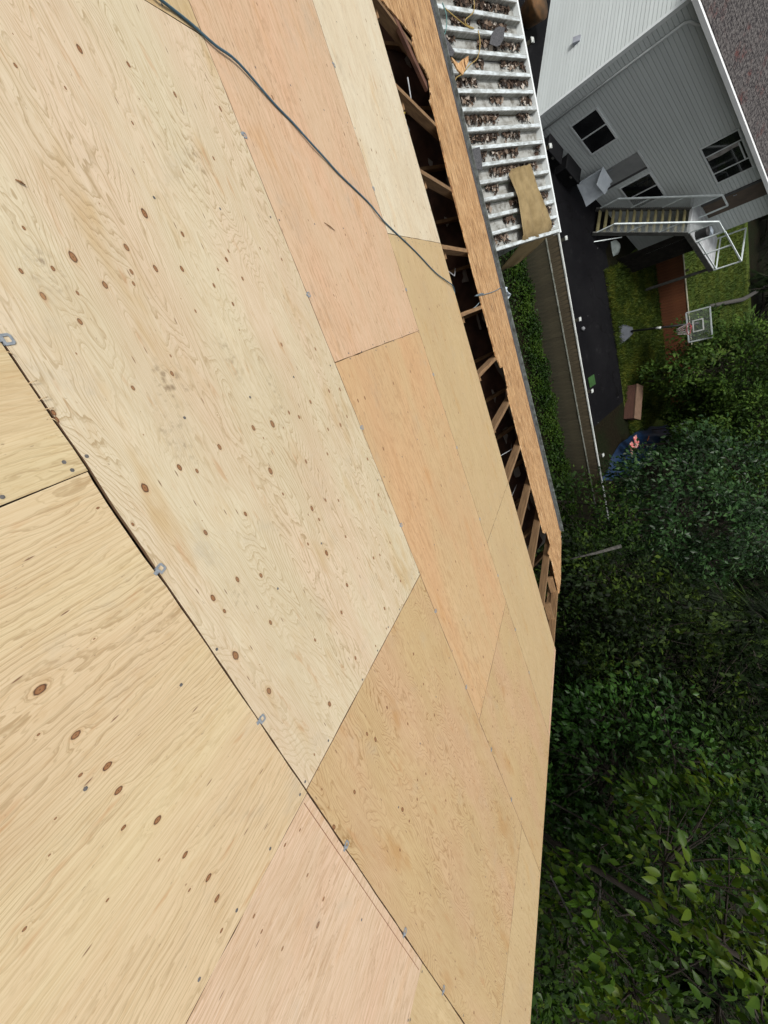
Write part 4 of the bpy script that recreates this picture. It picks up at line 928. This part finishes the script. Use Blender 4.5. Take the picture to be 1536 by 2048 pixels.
pt = A3(bc[0] - .02, by + .40, bc[2] - .10)
mid = pb + (pt - pb) * .42
MB().tube([pb, pt], .045, 10).build('pole', M_BLK, bh, True)
MB().tube([mid - (pt - pb) * .03, mid + (pt - pb) * .05], .047, 10).build('pole_sleeve', M_WHITE, bh, True)
for z in (-.12, .15): MB().bar(pt + A3(0, 0, z), A3(bc[0], by + .09, bc[2] + z), .03, .04).build('arm', M_BLK, bh)
BW, BH_ = .60, .40; byy = by + .05; mb = MB()
for (cx, cz, hx, hz) in ((0, BH_, BW, .022), (0, -BH_, BW, .022), (-BW, 0, .022, BH_), (BW, 0, .022, BH_)): mb.abox((bc[0] + cx - hx, byy - .014, bc[2] + cz - hz), (bc[0] + cx + hx, byy + .02, bc[2] + cz + hz))
fr = mb.build('backboard', simple('grey_board_frame', (.42, .46, .46), (.34, .38, .38), 4, .5), bh)
def acr():
    t = NT('clear_acrylic'); t.put(t.b.inputs['Base Color'], (.6, .66, .66)); t.b.inputs['Roughness'].default_value = .1; t.b.inputs['Alpha'].default_value = .05; return t.m
MB().abox((bc[0] - BW + .02, byy - .004, bc[2] - BH_ + .02), (bc[0] + BW - .02, byy + .004, bc[2] + BH_ - .02)).build('pane', acr(), fr)
mb = MB()
for (x0, x1, z0, z1) in ((-.24, .24, .12, .165), (-.24, .24, -.22, -.175), (-.24, -.195, -.175, .12), (.195, .24, -.175, .12)): mb.abox((bc[0] + x0, byy - .010, bc[2] + z0), (bc[0] + x1, byy - .006, bc[2] + z1))
mb.build('target_square', M_WHITE, fr)
rc = A3(bc[0], byy - .30, bc[2] - .26); M_ORG = simple('red_rim', (.30, .045, .05), (.22, .03, .035), 6, .5)
ri = MB().tube([rc + A3(.225 * math.cos(t), .225 * math.sin(t), 0) for t in np.linspace(0, 2 * math.pi, 25)], .012, 6, False).bar(rc + A3(0, .22, -.02), A3(rc[0], byy, rc[2] - .02), .14, .06).build('rim', M_ORG, bh, True)
mb = MB(); nn = 12
for i in range(nn):
    for sg in (1, -1):
        P_ = []
        for j in range(5):
            t = (i + sg * j * .5) * 2 * math.pi / nn; r_ = .22 - .025 * j; P_.append(rc + A3(r_ * math.cos(t), r_ * math.sin(t), -.10 * j))
        mb.tube(P_, .004, 3, False)
mb.build('net', simple('net_cord', (.50, .44, .44), (.40, .34, .34), 9, .8), bh)
# stack of reddish boards/box on the grass edge
q0, q1 = onz((1247, 838), G), onz((1252, 772), G)
bxv = unit(q0 - q1); byv = A3(-bxv[1], bxv[0], 0); cc_ = (q0 + q1) / 2 + byv * .32
if byv[1] < 0: byv = -byv; cc_ = (q0 + q1) / 2 + byv * .32
Lb = np.linalg.norm(q0 - q1) / 2
cr_ = empty('wooden_crate', cc_, 'reddish brown wooden crate standing between driveway and grass', 'crate')
M_CR = simple('red_brown_crate', (.095, .042, .028), (.06, .028, .02), 4, .8, stretch=(2, 2, 10)); M_CRT = simple('pale_crate_top', (.17, .105, .07), (.13, .08, .05), 4, .8)
for i in range(3): MB().box(cc_ + Zv * (.08 + .155 * i) - byv * .30, (bxv, byv, Zv), (Lb, .02, .074)).build('board', M_CR, cr_)
for i in range(3): MB().box(cc_ + Zv * (.08 + .155 * i) + byv * .30, (bxv, byv, Zv), (Lb, .02, .074)).build('board', M_CR, cr_)
for s_ in (-1, 1): MB().box(cc_ + Zv * .235 + bxv * s_ * (Lb - .02), (bxv, byv, Zv), (.018, .278, .230)).build('end_panel', M_CR, cr_)
MB().box(cc_ + Zv * .487, (bxv, byv, Zv), (Lb + .02, .34, .018)).build('lid', M_CRT, cr_)
# blue tarp over a low pile, red bags on it
tp = [onz(p, G) for p in [(1203, 964), (1232, 895), (1275, 858), (1345, 848), (1325, 900), (1265, 950)]]
tc = sum(tp) / 6; mb = MB(); gr = []
nr_, na_ = 12, 36
M_TARP = simple('blue_tarp', (.004, .020, .055), (.002, .010, .03), 3, .45, bump=.5)
for i in range(nr_ + 1):
    row = []
    for j in range(na_ + 1):
        t = (j % na_) / na_ * 6; k = int(t); a = tp[k % 6] + (tp[(k + 1) % 6] - tp[k % 6]) * (t - k); f = i / nr_
        p = tc + (a - tc) * f * (1 + .04 * math.sin(j * 1.9)); p[2] = G + .015 + .65 * (1 - f ** 2.2) * (1 + .15 * math.sin(j * .9 + i)) + .16 * math.sin(j * 2.3 + i * .7) * f * (1 - f) + rng.normal() * .02 * (f < .95)
        row.append(p)
    gr.append(row)
mb.grid(gr); mb.build('tarp', M_TARP, None, True, label='blue tarpaulin spread over a low pile beyond the driveway', cat='tarp')
M_RED = simple('red_bag', (.42, .045, .04), (.50, .30, .28), 7, .6)
for i, p in enumerate(((1272, 884), (1264, 897))):
    c = onz(p, G + .72); gr = [[c + A3((a - .5) * .62, (b - .5) * .30, .13 * math.sin(a * math.pi) * math.sin(b * math.pi) + rng.normal() * .012) for a in np.linspace(0, 1, 9)] for b in np.linspace(0, 1, 6)]
    mb = MB(); mb.grid(gr); o = mb.build('bag', M_RED, None, True, label=('red and white bag lying on the blue tarp', 'smaller red bag lying beside another on the blue tarp')[i], cat='bag'); o.modifiers.new('thick', 'SOLIDIFY').thickness = .03
oc = [onz(p, G + .5) for p in [(1298, 872), (1294, 884), (1288, 892), (1285, 905)]]
MB().tube(smooth(oc), .02, 6).build('hose', simple('orange_hose', (.40, .11, .02), (.30, .08, .02), 9, .5), None, True, label='short orange hose end by the red bags', cat='hose')
# green mat on the driveway beside the fence
g0 = onz((1180, 764), G); MB().box(g0 + A3(0, .1, .03), np.eye(3), (.22, .25, .025)).build('mat', simple('green_mat', (.025, .085, .016), (.018, .055, .012), 9, .8), None, label='small green mat on the driveway behind the fence', cat='mat', bevel=.01)
g1 = onz((1163, 658), G); MB().tube([g1, g1 + A3(0, 0, .10), g1 + A3(0, 0, .14)], [.07, .08, .03], 10).build('flower_pot', simple('grey_pot', (.20, .21, .22), (.15, .15, .16), 8, .7), None, True, label='small grey pot on the driveway behind the fence post', cat='pot')
# light-coloured bundle under the stair brace
g2 = onz((1229, 496), G); gr = [[g2 + A3((a - .5) * .6, (b - .5) * .5, .22 * math.sin(a * math.pi) ** .6 * math.sin(b * math.pi) ** .6 + rng.normal() * .015) for a in np.linspace(0, 1, 9)] for b in np.linspace(0, 1, 8)]
mb = MB(); mb.grid(gr); mb.build('sack', simple('pale_sack', (.40, .46, .44), (.28, .33, .31), 6, .6), None, True, label='pale sack slumped below the foot of the stair', cat='sack')
# dry plant pot at the awning corner by the lit wall
g3 = onz((1066, 20), G + .3); MB().tube([g3 - A3(0, 0, .29), g3 + A3(0, 0, .2), g3 + A3(0, 0, .26)], [.30, .42, .44], 14).build('planter', simple('brown_planter', (.14, .065, .02), (.06, .035, .015), 5, .8), None, True, label='brown planter tub at the foot of the lit siding wall', cat='planter')
# fallen grey log at the edge of the back lawn
la, lb = onz((1420, 612), G + .15), onz((1530, 574), G + .2)
MB().tube([la, (la + lb) / 2 + A3(.3, 0, .1), lb], [.10, .14, .12], 8).build('log', M_BARKG, None, True, label='fallen grey log along the edge of the back lawn', cat='log')

# ------------------------------------------------------------------ TREES
def at(p, R): return CAM + ray(*p) * R
def ground_under(q, dx=0, dy=0): return (q[0] + dx, q[1] + dy, G)
# feathery bright cedars right of the hoop
for i, (p, R, rd, nc, lab) in enumerate((((1478, 735), 24, (2.0, 1.8, 2.3), 240, 'bright feathery cedar beside the basketball hoop, tallest of its clump'),
                                  ((1432, 850), 25, (1.5, 1.3, 1.6), 170, 'low bright feathery cedar between the hoop and the tarp'),
                                  ((1530, 880), 22, (1.7, 1.6, 2.3), 180, 'bright feathery cedar behind the bluish-leaved tree'))):
    q = at(p, R); broad_tree('cedar_tree', (q[0], q[1], G), q + A3(0, 0, -.4), rd, nc, 60, .17, L_CEDARB, lab, 'tree', 'bright cedars beyond the driveway', droop=.1, lump=.35)
# bluish leafy tree in front of the tarp
q = at((1462, 985), 14.0); broad_tree('leafy_tree', ground_under(q, .5, -.2), q + A3(.5, -.2, -.9), (2.1, 1.7, 1.9), 260, 46, .13, L_BLUE, 'tree with small bluish-green leaves in front of the tarp', 'tree', droop=.25)
q = at((1230, 1030), 12.0); broad_tree('leafy_shrub', ground_under(q, .3, 0), q + A3(.3, -.2, -1.7), (1.5, 1.2, 2.1), 130, 40, .12, L_IVY, 'dark leafy shrub closing the end of the garden fence', 'shrub')
# dark drooping conifers off the roof corner
for i, (p, R, zt, Rr, nb, m, lab) in enumerate((((1390, 1190), 12.5, -.4, 3.0, 95, L_CEDAR, 'dark drooping cedar behind the one at the roof corner'),
                                     ((1480, 1340), 14, 1.2, 3.2, 90, L_DARK, 'tall blackish evergreen behind the leafy trees'))):
    q = at(p, R); conifer('cedar_tree', (q[0] + .6, q[1] + .2, G), zt - G, Rr, nb, 12, m, lab, 'tree', 'cedars beside the roof', z0=.12, fl=.55)
for i, (p, R, rd, nc, m, lab) in enumerate((((1205, 1190), 9.6, (1.5, 1.4, 2.2), 190, L_CEDAR, 'dark feathery cedar just off the roof corner'),
                                     ((1330, 1330), 9.6, (1.4, 1.4, 2.0), 170, L_CEDAR, 'dark feathery cedar between the leafy trees'),
                                     ((1470, 1420), 10.5, (1.6, 1.5, 2.2), 150, L_DARK, 'blackish feathery cedar deep between the leafy trees'),
                                     ((1170, 1400), 8.4, (1.0, 1.2, 1.8), 110, L_CEDAR, 'dark feathery cedar tucked below the end of the strand board strip'))):
    q = at(p, R); broad_tree('cedar_tree', ground_under(q, .6, .2), q + A3(.5, .2, -.9), rd, nc, 52, .115, m, lab, 'tree', 'cedars beside the roof', droop=.35, lump=.4, shell=.5)
# leafy trees close to the rake
q = at((1300, 1560), 7.6); broad_tree('leafy_tree', ground_under(q, .8, 0), q + A3(.35, .1, -.25), (1.25, 1.3, 1.35), 150, 42, .10, L_SMALL, 'tree with small rounded mid-green leaves beside the roof edge', 'tree', droop=.2)
q = at((1190, 1540), 7.8); broad_tree('leafy_shrub', ground_under(q, .6, 0), q + A3(.5, .1, -.9), (1.1, 1.3, 1.5), 100, 40, .10, L_SMALL, 'lower mid-green leafy shrub right under the roof edge', 'shrub', droop=.2)
q = at((1440, 1890), 6.3); broad_tree('leafy_tree', ground_under(q, .6, .2), q + A3(.35, .15, -.25), (1.0, 1.3, 1.2), 110, 34, .115, L_LARGE, 'tree with large fresh green pointed leaves beside the roof edge', 'tree', droop=.45, big=280)
q = at((1180, 1880), 7.5); broad_tree('leafy_shrub', ground_under(q, .6, 0), q + A3(.6, .2, -1.3), (1.2, 1.6, 1.6), 90, 34, .13, L_IVY, 'dim shaded shrub below the large-leaved tree', 'shrub')
q = at((1125, 1975), 7.0); broad_tree('leafy_shrub', ground_under(q, .6, 0), q + A3(.5, .1, -1.5), (1.1, 1.3, 1.4), 90, 36, .12, L_LARGE, 'yellowish-green low shrub against the house side under the rake', 'shrub')
q = at((1300, 1960), 8.5); broad_tree('leafy_shrub', ground_under(q, .6, 0), q + A3(.5, .1, -1.5), (1.4, 1.6, 1.6), 90, 36, .13, L_IVY, 'shaded shrub behind the large-leaved tree', 'shrub')
q = at((1480, 1620), 9); broad_tree('leafy_tree', ground_under(q, .6, 0), q + A3(.5, .1, -.3), (1.5, 1.5, 1.7), 110, 40, .12, L_IVY, 'dark olive leafy tree behind the small-leaved tree', 'tree')
for i, (x, y, lab) in enumerate(((9.6, 4.2, 'dark undergrowth shrub beneath the blackish evergreen'), (10.2, 6.8, 'dark undergrowth shrub between the roof-corner cedars and the backdrop'), (9.4, 1.4, 'dark undergrowth shrub behind the large-leaved tree trunk'), (9.0, 9.6, 'dark undergrowth shrub beside the bluish-leaved tree trunk'))):
    broad_tree('leafy_shrub', (x, y, G), (x, y, G + 3.2), (1.9, 1.9, 2.9), 130, 40, .16, L_DARK if i % 2 else L_IVY, lab, 'shrub', 'undergrowth shrubs', shell=.5)
# evergreen backdrop
bk = [(11.5, 3.5, 9.5), (13.5, 0.5, 10.5), (12.5, 7.5, 9.0), (15.5, 5.0, 11), (11, 12.5, 8.0), (14.5, 10.5, 9.5), (12.5, 17, 7.5), (16, 15.5, 9.0), (13, 22.5, 7.5), (10.5, 28.5, 7.0), (15, 29, 8.5), (6.2, 43, 8.0), (11, 36, 8.0), (9, -1.5, 9.6), (17.5, 22, 9), (1.5, 45, 8.5), (-3, 41, 8.5)]
nm_ = ['facing the roof edge', 'furthest along the rake', 'behind the roof-corner cedars', 'standing tallest behind the rake', 'behind the bluish-leaved tree', 'deep behind the bluish-leaved tree', 'behind the bright cedars', 'far behind the bright cedars', 'at the back of the bright cedars', 'right of the back lawn', 'far right of the back lawn', 'at the far end of the back lawn', 'beside the back lawn', 'nearest the ridge end', 'in the far right corner', 'closing the back lawn', 'behind the stair landing']
for (x, y, H), s_ in zip(bk, nm_):
    conifer('evergreen_tree', (x, y, G), H, 2.8, 60, 12, L_DARK, 'very dark evergreen ' + s_, 'tree', 'dark evergreens behind', z0=.04, fl=.85)
# bare stems below the rake
for i, (p, q_, R0_, R1_) in enumerate((((1100, 1750), (1200, 1960), 6.6, 7.2), ((1200, 1760), (1185, 1930), 7.2, 7.4), ((1140, 1118), (1242, 1092), 9.0, 9.2))):
    a, b = at(p, R0_), at(q_, R1_); MB().tube([a, (a + b) / 2 + A3(0, 0, .03), b], [.012, .015, .018] if i < 2 else [.012, .03, .04], 6).build('bare_branch', M_BARKG, None, True, label=('thin bare grey branch slanting below the roof edge', 'thin upright bare stem in the dim shrub', 'broken grey limb among the dark cedars at the roof corner')[i], cat='branch')
